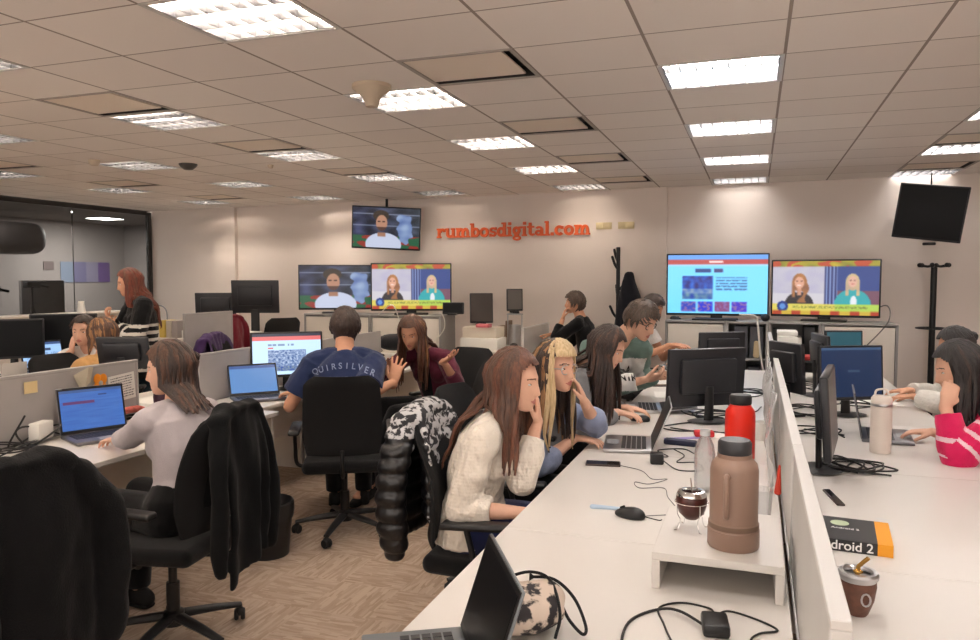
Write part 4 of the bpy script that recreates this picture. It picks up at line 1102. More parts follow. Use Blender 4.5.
# ------------------------------------------------------------ televisions
def tv(x, y, z, yaw, w, h, fn, label, roll=0, tilt=0, base=True, wall=None, st=1.0, off=OFF):
    o = monitor(x, y, yaw, w, h, label, z=z, lift=0.045 if base else -h / 2, fn=fn, off=off, name='television', cat='television', tilt=tilt, base='bar' if base else None, bez=0.016, st=st, nx=120, ny=68, roll=roll)
    return o
tv(-4.91, 8.2, 1.13, 30, 0.98, 0.56, pic_man, 'television on left cabinet showing a man in a white shirt', st=0.62)
tv(-3.91, 8.2, 1.13, 24, 0.97, 0.575, pic_news, 'television on left cabinet pair showing two women on a news programme', st=0.75)
tv(-0.385, 8.26, 1.13, 2, 1.04, 0.655, pic_web, 'television showing a website with a red banner on light blue', st=0.9)
tv(0.66, 8.30, 1.13, -8, 1.02, 0.585, pic_news, 'television on right cabinets showing two women with yellow caption', st=0.75)
o = tv(-4.68, 9.05, 2.235, 22, 0.92, 0.57, pic_man, 'high television hanging on the back wall showing a man', roll=2.5, tilt=8, base=False, off=OFF, st=0.6)
G().tube([(0, 0.06, 0.1), (0.0, 0.10, 0.1), (0, 0.10, 0.40)], 0.018, n=10).rbox((0, 0.04, 0), (0.3, 0.03, 0.25), 0.01).build('mount', BLACK_PL, o)
o = tv(1.66, 8.72, 2.235, -12, 0.62, 0.56, None, 'switched off black television mounted high on the right wall', roll=8, tilt=6, base=False)
G().tube([(0, 0.05, -0.05), (0.0, 0.28, -0.12), (0, 0.34, -0.12)], 0.022, n=10).rbox((0, 0.35, -0.12), (0.12, 0.02, 0.2), 0.006).tube([(0, 0.12, 0.1), (0, 0.12, 0.415)], 0.008, n=8).rbox((0, 0.0, -0.315), (0.12, 0.05, 0.03), 0.01).build('mount', BLACK_PL, o)

# ------------------------------------------------------------ monitors and laptops
monitor(-3.27, 4.72, 40, 0.52, 0.335, 'lit monitor showing a news page in front of the man in navy', lift=0.10, fn=pic_news_site, nx=90, ny=60, st=0.95, group=None)
laptop(-3.20, 2.98, 66, 'open laptop with blue page used by woman in grey longsleeve', w=0.335, d=0.25, open_=104, fn=pic_blue, st=0.8, shell=mat('dark_silver', rgb(120, 120, 124), 0.35, metal=0.7))
laptop(-3.20, 4.28, 48, 'open laptop with pale blue page left of the lit monitor', w=0.34, d=0.24, open_=118, fn=lambda u, v: (92, 140, 200) if v < 0.9 else (60, 90, 150), st=0.7, shell=mat('dark_silver', rgb(120, 120, 124), 0.35, metal=0.7))
laptop(-0.585, 3.72, -82, 'silver laptop used by the woman in glasses with blonde fringe', w=0.34, d=0.235, open_=112)
laptop(-0.66, 4.80, -80, 'grey laptop beside the hand of the dark haired woman', w=0.33, d=0.22, open_=172)
laptop(-0.655, 1.40, -60, 'open laptop with black screen at the near edge of the desk', w=0.34, d=0.235, open_=108, shell=mat('grey_laptop_shell', rgb(120, 126, 130), 0.4, metal=0.5))
laptop(0.66, 4.36, 85, 'dark laptop under the hand of the woman in pink', w=0.36, d=0.24, open_=100, shell=mat('dark_silver', rgb(120, 120, 124), 0.35, metal=0.7))
laptop(-5.93, 4.98, 75, 'small open laptop with lit pale page on far left desk', w=0.36, d=0.26, open_=105, fn=pic_doc, st=0.9, shell=MB)
monitor(-0.27, 4.52, -145, 0.50, 0.34, 'large black monitor seen from behind on the main desk', lift=0.09)
monitor(-0.235, 5.75, -150, 0.36, 0.26, 'smaller black monitor seen from behind further along the main desk', lift=0.18)
monitor(0.325, 3.52, 82, 0.52, 0.35, 'black monitor seen edge on right of the divider', lift=0.09, off=OFF_G)
monitor(0.555, 4.95, 28, 0.42, 0.33, 'monitor with plain navy screen beyond the white bottle', lift=0.10, fn=pic_navy, nx=30, ny=20, st=0.4)
monitor(0.67, 6.5, 20, 0.30, 0.24, 'small monitor with dull teal screen near the right cabinets', lift=0.18, fn=pic_teal, nx=4, ny=4, st=0.5)
monitor(0.46, 5.75, 100, 0.40, 0.28, 'black monitor seen edge on left of the teal screen', lift=0.16)
monitor(0.20, 4.85, 125, 0.30, 0.30, 'black monitor back with white sticker just right of the divider', lift=0.15, base='bar')
tag(G().rbox((0, 0, 0), (0.002, 0.022, 0.06), 0.0005, R=RZ(radians(35))).build('sticker', PAPER, loc=(0.205, 4.785, 1.05)), 'white sticker on the black monitor back by the divider', 'sticker')
monitor(-6.0, 4.68, 50, 0.46, 0.34, 'black monitor at the very left edge of the picture', lift=0.14, tilt=-2)
monitor(-6.08, 5.25, 42, 0.56, 0.36, 'wide black monitor behind the small lit laptop', lift=0.14, tilt=-2)
monitor(-3.95, 3.87, -160, 0.34, 0.21, 'dark grey monitor back behind the pinned paper', lift=0.24, tilt=-12)
monitor(-7.24, 8.75, 205, 0.56, 0.38, 'left one of two large monitors turned to the back wall', lift=0.24, base='bar')
monitor(-6.60, 8.8, 200, 0.66, 0.46, 'right one of two large monitors turned to the back wall, taller', lift=0.34, base='bar')
monitor(-3.10, 8.45, 30, 0.28, 0.36, 'upright dark monitor on the stack of white boxes', z=1.0, lift=0.03, off=mat('matte_screen', rgb(70, 62, 58), 0.5), base='bar')
monitor(-2.76, 8.7, 30, 0.20, 0.27, 'small upright monitor with grey screen on a metal stand', z=1.14, lift=0.03, off=OFF_G, base='bar')
monitor(-3.40, 8.28, 10, 0.26, 0.14, 'low black screen at the end of the left cabinets', z=1.13, lift=0.01, base='bar')
# ------------------------------------------------------------ stands and boxes on the desk by the back wall
tag(G().rbox((0, 0, 0.065), (0.46, 0.34, 0.13), 0.006).build('box', PAPER, loc=(-3.02, 8.3, DZ)), 'lower white box under the upright dark monitor', 'box')
tag(G().rbox((0, 0, 0.0615), (0.42, 0.30, 0.123), 0.006).build('box', mat('box_cream', rgb(226, 216, 200), 0.7), loc=(-3.03, 8.33, DZ + 0.132)), 'upper white box under the upright dark monitor', 'box')
tag(G().rbox((0, 0, 0.02), (0.16, 0.12, 0.04), 0.004).build('book', mat('pink_cover', rgb(206, 110, 120), 0.6), loc=(-2.98, 8.2, DZ + 0.257)), 'pink book lying before the upright dark monitor', 'book')
g = G().lathe([(0.11, 0), (0.11, 0.012), (0.0, 0.012)], n=24).lathe([(0.075, 0.012), (0.075, 0.26), (0.07, 0.26), (0.07, 0.012)], n=24).lathe([(0, 0.385), (0.10, 0.385), (0.10, 0.398), (0, 0.398)], n=24)
for s in (-1, 1): g.tube([(s * 0.09, 0, 0.01), (s * 0.09, 0, 0.39)], 0.008, n=8)
tag(g.build('metal_stand', SILVER, loc=(-2.76, 8.7, DZ)), 'round metal stand under the small grey screen monitor', 'stand')
tag(G().lathe([(0, 0), (0.055, 0), (0.05, 0.06), (0.015, 0.14), (0.014, 0.24), (0, 0.24)], n=18).build('bottle', mat('smoky_bottle', rgb(120, 108, 96), 0.3), loc=(-2.52, 8.85, DZ)), 'smoky bottle standing by the little divider at back wall', 'bottle')
tag(G().ell((0, 0, 0.035), (0.05, 0.04, 0.035), 14, 8).build('webcam', BLACK_PL, loc=(-2.66, 8.35, DZ)), 'small round black device on desk before metal stand', 'device')
for i, (px_, py_, h_) in enumerate(((-2.98, 8.85, 0.24), (-2.9, 8.9, 0.3))):
    tag(G().rbox((0, 0, h_ / 2), (0.03, 0.2, h_), 0.004).build('folder', mat('brown_folder', rgb(150, 128, 108), 0.7), loc=(px_, py_, DZ)), 'brown folder standing against the back wall, ' + ('shorter one' if i == 0 else 'taller one'), 'folder')

# ------------------------------------------------------------ coat stands
def coat_stand(x, y, label, top=1.94, n=8, flower=False):
    o = empty('coat_stand', (x, y, 0), 0, label, 'coat stand')
    G().tube([(0, 0, 0.02), (0, 0, top)], 0.024 if not flower else 0.03, n=12).build('pole', BLACK_PL, o)
    G().lathe([(0, 0), (0.20, 0), (0.20, 0.012), (0.03, 0.03), (0, 0.03)], n=30).build('base', BLACK_PL, o)
    if flower:
        for k in range(6):
            a = k * pi / 3 + 0.2; G().tube([(0, 0, top - 0.02), (0.07 * cos(a), 0.07 * sin(a), top - 0.03), (0.13 * cos(a), 0.13 * sin(a), top - 0.02)], [0.012, 0.012, 0.014], n=8, round_=True).ell((0.14 * cos(a), 0.14 * sin(a), top - 0.015), (0.024, 0.024, 0.024), 12, 8).build('hook', BLACK_PL, o)
        g = G(); ring = [(0.15 * cos(t * pi / 12), 0.15 * sin(t * pi / 12), 1.05) for t in range(25)]; g.tube(ring, 0.008, n=8).tube([(-0.15, 0, 1.05), (0.15, 0, 1.05)], 0.008, n=8); g.build('ring', BLACK_PL, o)
    else:
        for k in range(n):
            a = 2.2 + k * 2.0; z = top - 0.12 - 0.09 * (k % 2) - 0.34 * (k // 2)
            G().tube(smooth_path([(0, 0, z - 0.06), (0.06 * cos(a), 0.06 * sin(a), z), (0.11 * cos(a), 0.11 * sin(a), z + 0.09)]), 0.016, n=8, round_=True).build('hook', BLACK_PL, o)
    return o
coat_stand(-1.56, 9.02, 'black branching coat stand by the wall with a dark coat')
coat_stand(1.74, 8.86, 'tall black coat stand at right under the black television', top=1.72, flower=True)
g = G(); g.tube([(0, 0, 0), (0.02, 0, -0.25), (0.0, 0, -0.6), (0, 0, -0.85)], [(0.05, 0.05), (0.13, 0.09), (0.16, 0.10), (0.15, 0.09)], lat=(1, 0, 0), n=18, round_=True)
me = remeshed(g, 0.015, 2, 'coat')
for v in me.vertices: v.co += V((0.02 * sin(v.co.z * 4 + v.co.y * 20), 0, 0)) + V((0.012, 0.012, 0)) * NZ.noise(V((v.co.x * 18, v.co.y * 18, v.co.z * 3)))
me.materials.append(fabric('dark_coat', 34, 35, 42)); o = link_mesh('coat', me); o.location = (-1.42, 8.98, 1.60); tag(o, 'dark coat hanging from the black branching coat stand', 'coat')

# ------------------------------------------------------------ riser, flask, gourd, bottles
g = G(); W_, D_, H_ = 0.335, 0.44, 0.10
g.box((0, 0, H_ - 0.011), (W_, D_, 0.022)); 
for s in (-1, 1): g.box((s * (W_ / 2 - 0.011), 0, (H_ - 0.022) / 2), (0.022, D_, H_ - 0.0222))
g.box((0, D_ / 2 - 0.012, (H_ - 0.022) / 2), (W_ - 0.0442, 0.012, H_ - 0.0222))
tag(g.build('monitor_riser', WHITE_LAM, loc=(-0.083, 2.235, DZ), bev=0.0015, bseg=1), 'white open fronted riser under the brown flask', 'riser')
RZT = DZ + 0.10
TAUPE = mat('taupe_enamel', rgb(144, 116, 100), 0.42, noise=0.05, nscale=12, coat=0.2)
o = empty('thermos_flask', (-0.045, 2.14, RZT), 0, 'large taupe vacuum flask with black stopper on the white riser', 'flask')
G().lathe([(0, 0), (0.066, 0), (0.069, 0.006), (0.069, 0.050), (0.066, 0.053), (0.066, 0.070), (0.064, 0.072), (0.064, 0.215), (0.060, 0.232), (0.050, 0.243), (0.046, 0.247), (0.046, 0.258), (0.0, 0.258)], n=48).build('body', TAUPE, o)
G().lathe([(0.067, 0.055), (0.0672, 0.0555), (0.0672, 0.0675), (0.067, 0.068)], n=48).build('band', mat('taupe_dark', rgb(112, 88, 72), 0.5), o)
G().lathe([(0, 0.258), (0.043, 0.258), (0.045, 0.262), (0.045, 0.288), (0.040, 0.296), (0.0, 0.297)], n=40).build('stopper', mat('charcoal_cap', rgb(44, 44, 48), 0.45), o)
G().tube(smooth_path([(-0.016, -0.060, 0.205), (-0.017, -0.086, 0.210), (-0.018, -0.092, 0.17), (-0.018, -0.090, 0.12), (-0.018, -0.078, 0.100), (-0.018, -0.060, 0.100)]), (0.011, 0.007), lat=(1, 0, 0), n=12).build('handle', TAUPE, o)
# gourd in wire stand
o = empty('mate_gourd', (-0.165, 2.24, RZT), 0, 'dark brown mate gourd with silver rim in a wire stand', 'mate cup')
GR = mat('gourd_leather', rgb(74, 34, 28), 0.3, noise=0.3, nscale=40)
G().lathe([(0, 0.030), (0.018, 0.032), (0.036, 0.050), (0.045, 0.078), (0.044, 0.098), (0.036, 0.112), (0.032, 0.112), (0.034, 0.098), (0.030, 0.07), (0, 0.06)], n=32).build('gourd', GR, o)
G().lathe([(0.0435, 0.101), (0.043, 0.106), (0.038, 0.1145), (0.029, 0.1155), (0.028, 0.108), (0.031, 0.108), (0.036, 0.104), (0.040, 0.100)], n=32).build('rim', CHROME, o)
g = G()
for k in range(4):
    a = k * pi / 2 + 0.6; c_, s_ = cos(a), sin(a)
    g.tube(smooth_path([(0.047 * c_, 0.047 * s_, 0.082), (0.046 * c_, 0.046 * s_, 0.05), (0.036 * c_, 0.036 * s_, 0.03), (0.044 * c_, 0.044 * s_, 0.004), (0.056 * c_, 0.056 * s_, 0.003)]), 0.0016, n=6)
g.tube([(0.0475 * cos(t * pi / 12), 0.0475 * sin(t * pi / 12), 0.082) for t in range(25)], 0.0016, n=6)
g.build('wire_stand', CHROME, o)
G().tube([(0.006, 0, 0.07), (-0.004, 0.005, 0.15)], [0.0032, 0.0026], n=8).build('straw', CHROME, o)
# red bottle
RED = mat('red_enamel', rgb(226, 40, 22), 0.35)
o = empty('red_bottle', (-0.055, 3.62, DZ), 0, 'tall bright red bottle with black lid behind the flask', 'bottle')
G().lathe([(0, 0), (0.062, 0), (0.067, 0.008), (0.067, 0.205), (0.064, 0.226), (0.050, 0.246), (0.046, 0.254), (0, 0.256)], n=40).build('body', RED, o)
G().lathe([(0, 0.256), (0.048, 0.256), (0.050, 0.26), (0.050, 0.292), (0.044, 0.300), (0, 0.302)], n=36).build('lid', BLACK_PL, o)
# clear bottle
CLEAR = mat('clear_plastic', rgb(232, 236, 238), 0.08, trans=0.9, alpha=0.5)
o = empty('clear_bottle', (-0.175, 3.02, DZ), 0, 'clear plastic water bottle standing before the charger cables', 'bottle')
G().lathe([(0, 0), (0.036, 0.0), (0.040, 0.008), (0.040, 0.06), (0.037, 0.075), (0.040, 0.09), (0.040, 0.15), (0.034, 0.185), (0.020, 0.215), (0.018, 0.222), (0.0165, 0.222), (0.0185, 0.213), (0.032, 0.183), (0.038, 0.149), (0.038, 0.091), (0.035, 0.075), (0.038, 0.059), (0.038, 0.009), (0, 0.004)], n=36).build('body', CLEAR, o)
G().lathe([(0, 0.222), (0.020, 0.222), (0.020, 0.242), (0.0, 0.244)], n=24).build('cap', mat('clear_cap', rgb(220, 224, 226), 0.25, alpha=0.8), o)
# white bottle
WB = mat('cream_bottle', rgb(228, 216, 206), 0.4)
o = empty('white_bottle', (0.58, 3.98, DZ), 0, 'cream drinking bottle with steel rimmed lid on right desk', 'bottle')
G().lathe([(0, 0), (0.044, 0), (0.047, 0.006), (0.047, 0.225), (0.0, 0.226)], n=36).build('body', WB, o)
l_ = G().lathe([(0, 0.226), (0.046, 0.226), (0.047, 0.230), (0.046, 0.262), (0.036, 0.274), (0, 0.276)], n=36).build('lid', WB, o)
G().tube(smooth_path([(-0.03, 0, 0.272), (-0.022, 0, 0.300), (0.018, 0, 0.304), (0.032, 0, 0.270)]), (0.010, 0.005), lat=(0, 1, 0), n=10).build('loop', WB, l_)
G().lathe([(0.0475, 0.226), (0.0482, 0.228), (0.0482, 0.236), (0.0475, 0.238)], n=36).build('band', SILVER, o)
# purple bottle left
o = empty('sports_bottle', (-3.33, 3.52, DZ), 0, 'dark purple drinking bottle on desk beside the woman in grey', 'bottle')
PU = mat('purple_plastic', rgb(62, 36, 52), 0.35)
G().lathe([(0, 0), (0.036, 0), (0.04, 0.01), (0.037, 0.08), (0.041, 0.13), (0.036, 0.165), (0.024, 0.18), (0, 0.182)], n=28).build('body', PU, o)
G().lathe([(0, 0.182), (0.026, 0.182), (0.027, 0.205), (0.020, 0.222), (0, 0.224)], n=24).build('lid', PU, o)
# mate cup on the right desk
o = empty('mate_cup', (0.255, 2.03, DZ), 0, 'brown leather mate cup with wide silver rim and golden straw', 'mate cup')
LEA = mat('brown_leather', rgb(104, 66, 50), 0.5, noise=0.25, nscale=60, bump=0.2)
G().lathe([(0, 0), (0.022, 0.0), (0.026, 0.006), (0.038, 0.040), (0.043, 0.075), (0.041, 0.098), (0.034, 0.098), (0.034, 0.07), (0, 0.06)], n=36).build('cup', LEA, o)
G().lathe([(0.0415, 0.088), (0.047, 0.096), (0.048, 0.104), (0.044, 0.110), (0.034, 0.111), (0.031, 0.107), (0.033, 0.100), (0.040, 0.098)], n=36).build('rim', SILVER, o)
G().lathe([(0.0, 0.092), (0.033, 0.094)], n=24).build('yerba', mat('yerba', rgb(84, 62, 40), 0.95, noise=0.4, nscale=300), o)
gold = mat('golden_metal', rgb(206, 160, 84), 0.25, metal=0.9)
G().tube(smooth_path([(-0.004, 0.004, 0.05), (0.0, 0.004, 0.112), (0.006, 0.002, 0.126), (0.022, -0.004, 0.146)]), [(0.0055, 0.004)] * 20, n=8).ell((0.0, 0.004, 0.106), (0.012, 0.009, 0.006), 12, 8).build('straw', gold, o)
g = G().tube([(0.010 * cos(t) + 0.014, -0.0395 - 0.001 * sin(t) * 2, 0.052 + 0.016 * sin(t)) for t in [2 * pi * i / 12 for i in range(13)]], 0.0025, n=6); g.build('emblem', SILVER, o)
# book
o = empty('book', (0.315, 2.60, DZ), radians(-5), 'thick black book with orange spine end and white title', 'book')
W_, D_, H_ = 0.20, 0.235, 0.036
G().box((-0.0, 0, H_ / 2), (W_ - 0.006, D_ - 0.006, H_ - 0.006)).build('pages', mat('page_edges', rgb(228, 220, 204), 0.8), o, smooth=False)
BKC = mat('book_black', rgb(34, 34, 36), 0.4); ORG = mat('book_orange', rgb(238, 160, 24), 0.45)
g = G().box((-0.021, 0, 0.0015), (W_ - 0.042, D_, 0.003)).box((-0.021, 0, H_ - 0.0015), (W_ - 0.042, D_, 0.003)).box((-0.021, -D_ / 2 + 0.0015, H_ / 2), (W_ - 0.042, 0.003, H_ - 0.0062)); g.build('cover', BKC, o, smooth=False)
g = G().box((W_ / 2 - 0.021, 0, 0.0015), (0.042, D_, 0.003)).box((W_ / 2 - 0.021, 0, H_ - 0.0015), (0.042, D_, 0.003)).box((W_ / 2 - 0.021, -D_ / 2 + 0.0015, H_ / 2), (0.042, 0.003, H_ - 0.0062)).box((W_ / 2 - 0.0015, 0, H_ / 2), (0.003, D_ - 0.0064, H_ - 0.0062)); g.build('cover_end', ORG, o, smooth=False)
def text_mesh(body, size, extrude=0.0, space=1.0, shear=0.0):
    cu = bpy.data.curves.new('t', 'FONT'); cu.body = body; cu.size = size; cu.extrude = extrude; cu.align_x = 'CENTER'; cu.align_y = 'CENTER'; cu.space_character = space; cu.shear = shear
    if hasattr(cu, 'offset'): cu.offset = size * 0.012
    t = bpy.data.objects.new('t', cu); COL.objects.link(t); dg = bpy.context.evaluated_depsgraph_get(); dg.update()
    me = bpy.data.meshes.new_from_object(t.evaluated_get(dg), depsgraph=dg); bpy.data.objects.remove(t); me.materials.clear(); return me
def flat_text(name, body, size, m, parent, pos, R, **k):
    me = text_mesh(body, size, **k)
    for v in me.vertices: v.co = R @ v.co + V(pos)
    me.materials.append(m); return link_mesh(name, me, parent)
WTX = mat('white_print', rgb(238, 238, 236), 0.5)
flat_text('title', 'Android 2', 0.040, WTX, o, (-0.035, -D_ / 2 - 0.0006, H_ / 2), RX(pi / 2), extrude=0.0003)
flat_text('subtitle', 'Android 2', 0.020, WTX, o, (-0.03, 0.0, H_ + 0.0006), M.Identity(3), extrude=0.0003)
g = G().lathe([(0, 0), (0.028, 0), (0.028, 0.0006), (0, 0.0006)], (-0.045, 0.055, H_), 24); g.build('cover_picture', mat('pale_green_print', rgb(190, 206, 170), 0.5), o)
# phones, mice
def phone(x, y, yaw, label, w=0.075, l=0.155, m=BLACK_GLOSS, z=DZ):
    o = empty('phone', (x, y, z), radians(yaw), label, 'phone')
    G().rbox((0, 0, 0.0045), (l, w, 0.0085), 0.004).build('case', mat('phone_brown', rgb(58, 42, 36), 0.35), o); G().box((0, 0, 0.0091), (l - 0.008, w - 0.008, 0.0006)).build('glass', m, o, smooth=False); return o
phone(-0.63, 3.30, 10, 'dark phone lying before the silver laptop'); phone(-0.68, 5.86, 20, 'black phone lying near the silver tower')
phone(0.295, 3.08, 100, 'thin black phone like device beyond the book', w=0.03, l=0.2)
def mouse(x, y, yaw, label):
    o = empty('computer_mouse', (x, y, DZ), radians(yaw), label, 'mouse')
    me = G().ell((0, 0, 0.010), (0.058, 0.032, 0.026), 28, 16).mesh('shell', [BLACK_PL])
    for v in me.vertices: v.co.z = max(v.co.z, 0.001) * (1 - 0.25 * (v.co.x / 0.058)) 
    link_mesh('shell', me, o); G().tube([(0.038, 0, 0.0265), (0.022, 0, 0.033)], (0.0035, 0.005), n=8).build('wheel', BLACK_RUB, o); return o
mouse(-0.40, 2.60, 160, 'black mouse on the near white desk'); mouse(-0.62, 4.38, 175, 'black mouse under the hand of the dark haired woman')
tag(G().tube([(0, 0, 0.006), (0.11, 0.012, 0.006)], (0.009, 0.005), lat=(0, 1, 0), n=10, round_=True).build('pen', mat('pale_blue_plastic', rgb(176, 196, 216), 0.35), loc=(-0.545, 2.655, DZ)), 'pale blue pen lying behind the near mouse', 'pen')
mouse(-0.80, 8.2, 0, 'black mouse on top of the white cabinet')
for q in list(COL.objects):
    if q.get('label') == 'black mouse on top of the white cabinet': q.location.z = 1.13
tag(G().rbox((0, 0, 0.010), (0.44, 0.14, 0.018), 0.005).build('keyboard', BLACK_PL, loc=(-0.40, 8.12, 1.132)), 'black keyboard before the website television', 'keyboard')
tag(G().ell((0, 0, 0.04), (0.045, 0.045, 0.04), 14, 8).build('webcam', BLACK_PL, loc=(0.10, 8.10, 1.13)), 'black round webcam between the right televisions', 'webcam')
# bits on the main desks
tag(G().rbox((0, 0, 0.13), (0.055, 0.20, 0.26), 0.01).build('speaker_tower', mat('pewter', rgb(140, 138, 134), 0.35, metal=0.5), loc=(-0.48, 5.25, DZ)), 'slim pewter tower beside the large monitor back', 'speaker')
o = empty('black_flask', (-0.50, 5.62, DZ), 0, 'slim black topped flask behind the pewter tower', 'flask')
G().lathe([(0, 0), (0.035, 0), (0.035, 0.25), (0, 0.25)], n=20).build('body', SILVER, o); G().lathe([(0, 0.25), (0.037, 0.25), (0.037, 0.31), (0, 0.312)], n=20).build('lid', BLACK_PL, o)
for i, (x, y, a, w_, d_, m_, lb) in enumerate([(-0.56, 5.42, 10, 0.21, 0.28, PAPER, 'white paper sheet in front of the pewter tower'), (-0.34, 3.98, 30, 0.20, 0.04, mat('lilac', rgb(150, 136, 196), 0.5), 'lilac ruler lying before the large monitor back'),
                       (0.02, 4.45, 10, 0.14, 0.21, mat('pale_blue_paper', rgb(176, 190, 214), 0.7), 'pale blue leaflet beside the long divider'), (-0.14, 4.10, -10, 0.21, 0.15, PAPER, 'white leaflet with print behind the clear bottle'), (0.78, 5.6, 20, 0.21, 0.3, PAPER, 'white paper on the right desk by the second person')]):
    tag(G().rbox((0, 0, 0.002), (w_, d_, 0.004), 0.001, R=RZ(radians(a))).build('paper_sheet' if m_ is not MATS.get('lilac') else 'ruler', m_, loc=(x, y, DZ)), lb, 'paper' if m_ is not MATS.get('lilac') else 'ruler')
tag(G().rbox((0, 0, 0.02), (0.10, 0.06, 0.03), 0.008, R=RZ(0.2)).build('red_pouch', mat('red_cloth', rgb(206, 40, 44), 0.6), loc=(-0.24, 4.05, DZ)), 'small red pouch seen behind the clear bottle', 'pouch')
tag(G().rbox((0, 0, 0.014), (0.16, 0.05, 0.028), 0.008, R=RZ(-0.15)).build('pencil_case', mat('blue_black', rgb(32, 38, 66), 0.6), loc=(-0.34, 3.82, DZ)), 'small navy case beside the lilac ruler', 'case')
tag(G().lathe([(0, 0), (0.045, 0), (0.05, 0.09), (0.046, 0.09), (0.041, 0.006), (0, 0.006)], n=28).build('cup', PAPER, loc=(0.04, 4.1, DZ)), 'white cup right behind the red bottle', 'cup')
def charger(x, y, yaw, label, w=0.055, l=0.10, h=0.032, m=BLACK_PL):
    return tag(G().rbox((0, 0, h / 2), (w, l, h), 0.008, R=RZ(radians(yaw))).build('power_adapter', m, loc=(x, y, DZ)), label, 'power adapter')
charger(-0.405, 3.40, 10, 'black square charger beside the clear bottle', h=0.05, w=0.06, l=0.06)
charger(-0.075, 1.815, 8, 'dark power adapter on the near desk below the riser', w=0.062, l=0.085)
r_ = 0.0028
def tan(x, y, pts, m=CABLE_BK, r=r_, lb='', grp='black cables on the white desks'):
    cable('cable', [(x + a, y + b, DZ + r + 0.0008 + c) for a, b, c in pts], r, m, lb, grp)
tan(-0.075, 1.84, [(-0.005, 0.03, 0.012), (-0.02, 0.09, 0), (-0.09, 0.10, 0), (-0.14, 0.05, 0), (-0.12, -0.03, 0), (-0.09, -0.12, 0), (-0.04, -0.22, 0)], lb='black cable looping left of the near power adapter', r=0.0026)
tan(-0.075, 1.84, [(0.0, 0.03, 0.012), (0.03, 0.09, 0), (0.10, 0.06, 0), (0.14, 0.02, 0), (0.10, -0.01, 0), (0.08, -0.06, 0), (0.10, -0.16, 0)], lb='black cable curling right of the near power adapter', r=0.0026)
tan(-0.075, 1.84, [(-0.01, -0.05, 0.01), (-0.09, 0.03, 0.008), (-0.15, 0.03, 0), (-0.20, -0.06, 0), (-0.19, -0.2, 0), (-0.12, -0.3, 0)], lb='thicker black lead leaving the near power adapter', r=0.0036)
tan(-0.40, 3.40, [(0.02, -0.02, 0.02), (0.10, -0.10, 0), (0.20, -0.06, 0), (0.16, 0.06, 0), (0.08, 0.04, 0), (0.10, 0.18, 0), (0.04, 0.3, 0)], lb='black cable winding from the square charger to the bottle')
tan(-0.40, 3.40, [(0.0, 0.03, 0.02), (0.03, 0.14, 0), (-0.03, 0.25, 0), (0.08, 0.32, 0), (0.14, 0.24, 0)], lb='black cable running from square charger toward the silver laptop')
tan(-0.55, 3.30, [(0.0, 0.0, 0), (0.10, -0.06, 0), (0.16, -0.18, 0), (0.22, -0.16, 0), (0.16, -0.26, 0), (0.10, -0.25, 0), (0.13, -0.33, 0), (0.22, -0.30, 0), (0.25, -0.42, 0), (0.30, -0.60, 0), (0.20, -0.68, 0)], lb='thin dark headphone wire curling across the desk', r=0.0016, m=mat('grey_wire', rgb(110, 108, 106), 0.5))
tan(-0.46, 2.60, [(0.11, 0.0, 0.004), (0.16, -0.01, 0), (0.17, 0.0, 0)], lb='short lead at the tail of the near mouse', r=0.0018)
tan(-0.28, 4.4, [(0.0, 0.05, 0.004), (-0.12, -0.05, 0), (-0.2, -0.18, 0), (-0.1, -0.25, 0), (0.05, -0.2, 0), (0.2, -0.25, 0), (0.3, -0.1, 0), (0.35, 0.2, 0)], lb='black cable lying at the foot of the large monitor back', r=0.004)
tan(-0.28, 4.5, [(0.05, 0.0, 0.004), (0.2, 0.1, 0), (0.3, 0.0, 0), (0.32, -0.2, 0), (0.2, -0.3, 0), (0.0, -0.33, 0), (-0.15, -0.28, 0)], lb='black cable looping right of the large monitor foot', r=0.004)
tan(-0.1, 5.2, [(0.0, 0.3, 0.0), (0.08, 0.1, 0), (-0.05, -0.1, 0), (0.1, -0.3, 0), (0.15, -0.1, 0)], lb='black cable between divider and smaller monitor back', r=0.004)
import random as _r
def knot(cx, cy, n, rad, seed, lb, h=0.03, r=0.0038, z=DZ, m=CABLE_BK, sx=1.0, sy=1.0):
    rn = _r.Random(seed); pts = []
    a = rn.random() * 6
    for i in range(n):
        a += 1.2 + rn.random(); q = rad * (0.4 + 0.6 * rn.random()); pts.append((cx + q * cos(a) * sx, cy + q * sin(a) * sy, z + r + 0.001 + h * rn.random() * (i % 3 > 0)))
    cable('cable', pts, r, m, lb, 'tangles of black cable')
knot(0.40, 3.62, 16, 0.16, 3, 'tangle of black cable at the foot of the edge on monitor', r=0.0045)
knot(0.46, 3.60, 10, 0.17, 8, 'loose black loops beside the edge on monitor foot', h=0.01, r=0.004)
knot(0.33, 4.35, 12, 0.17, 5, 'black cables behind the edge on monitor', r=0.004); knot(0.30, 5.0, 14, 0.20, 6, 'black cables below the stickered monitor back', r=0.004)
knot(0.62, 5.4, 10, 0.2, 12, 'black cables around the navy screen foot', r=0.004); knot(0.4, 6.2, 14, 0.25, 13, 'black cables far along the right desks', r=0.004)
knot(-0.25, 4.7, 14, 0.2, 14, 'black cables behind the large monitor back', r=0.004); knot(-0.05, 5.7, 12, 0.2, 15, 'black cables far along the left desks', r=0.004)
knot(-3.36, 2.55, 16, 0.20, 21, 'black cables at the left of the lit laptop', r=0.004, h=0.05, sx=0.45); knot(-3.34, 3.3, 16, 0.13, 22, 'dark cables and small parts behind the lit laptop', r=0.005, h=0.04)
knot(-3.4, 2.75, 8, 0.2, 23, 'thick black cable arching against the grey divider', r=0.005, h=0.16, sx=0.2); knot(-3.2, 5.0, 10, 0.2, 24, 'cables around the lit monitor foot', r=0.004)
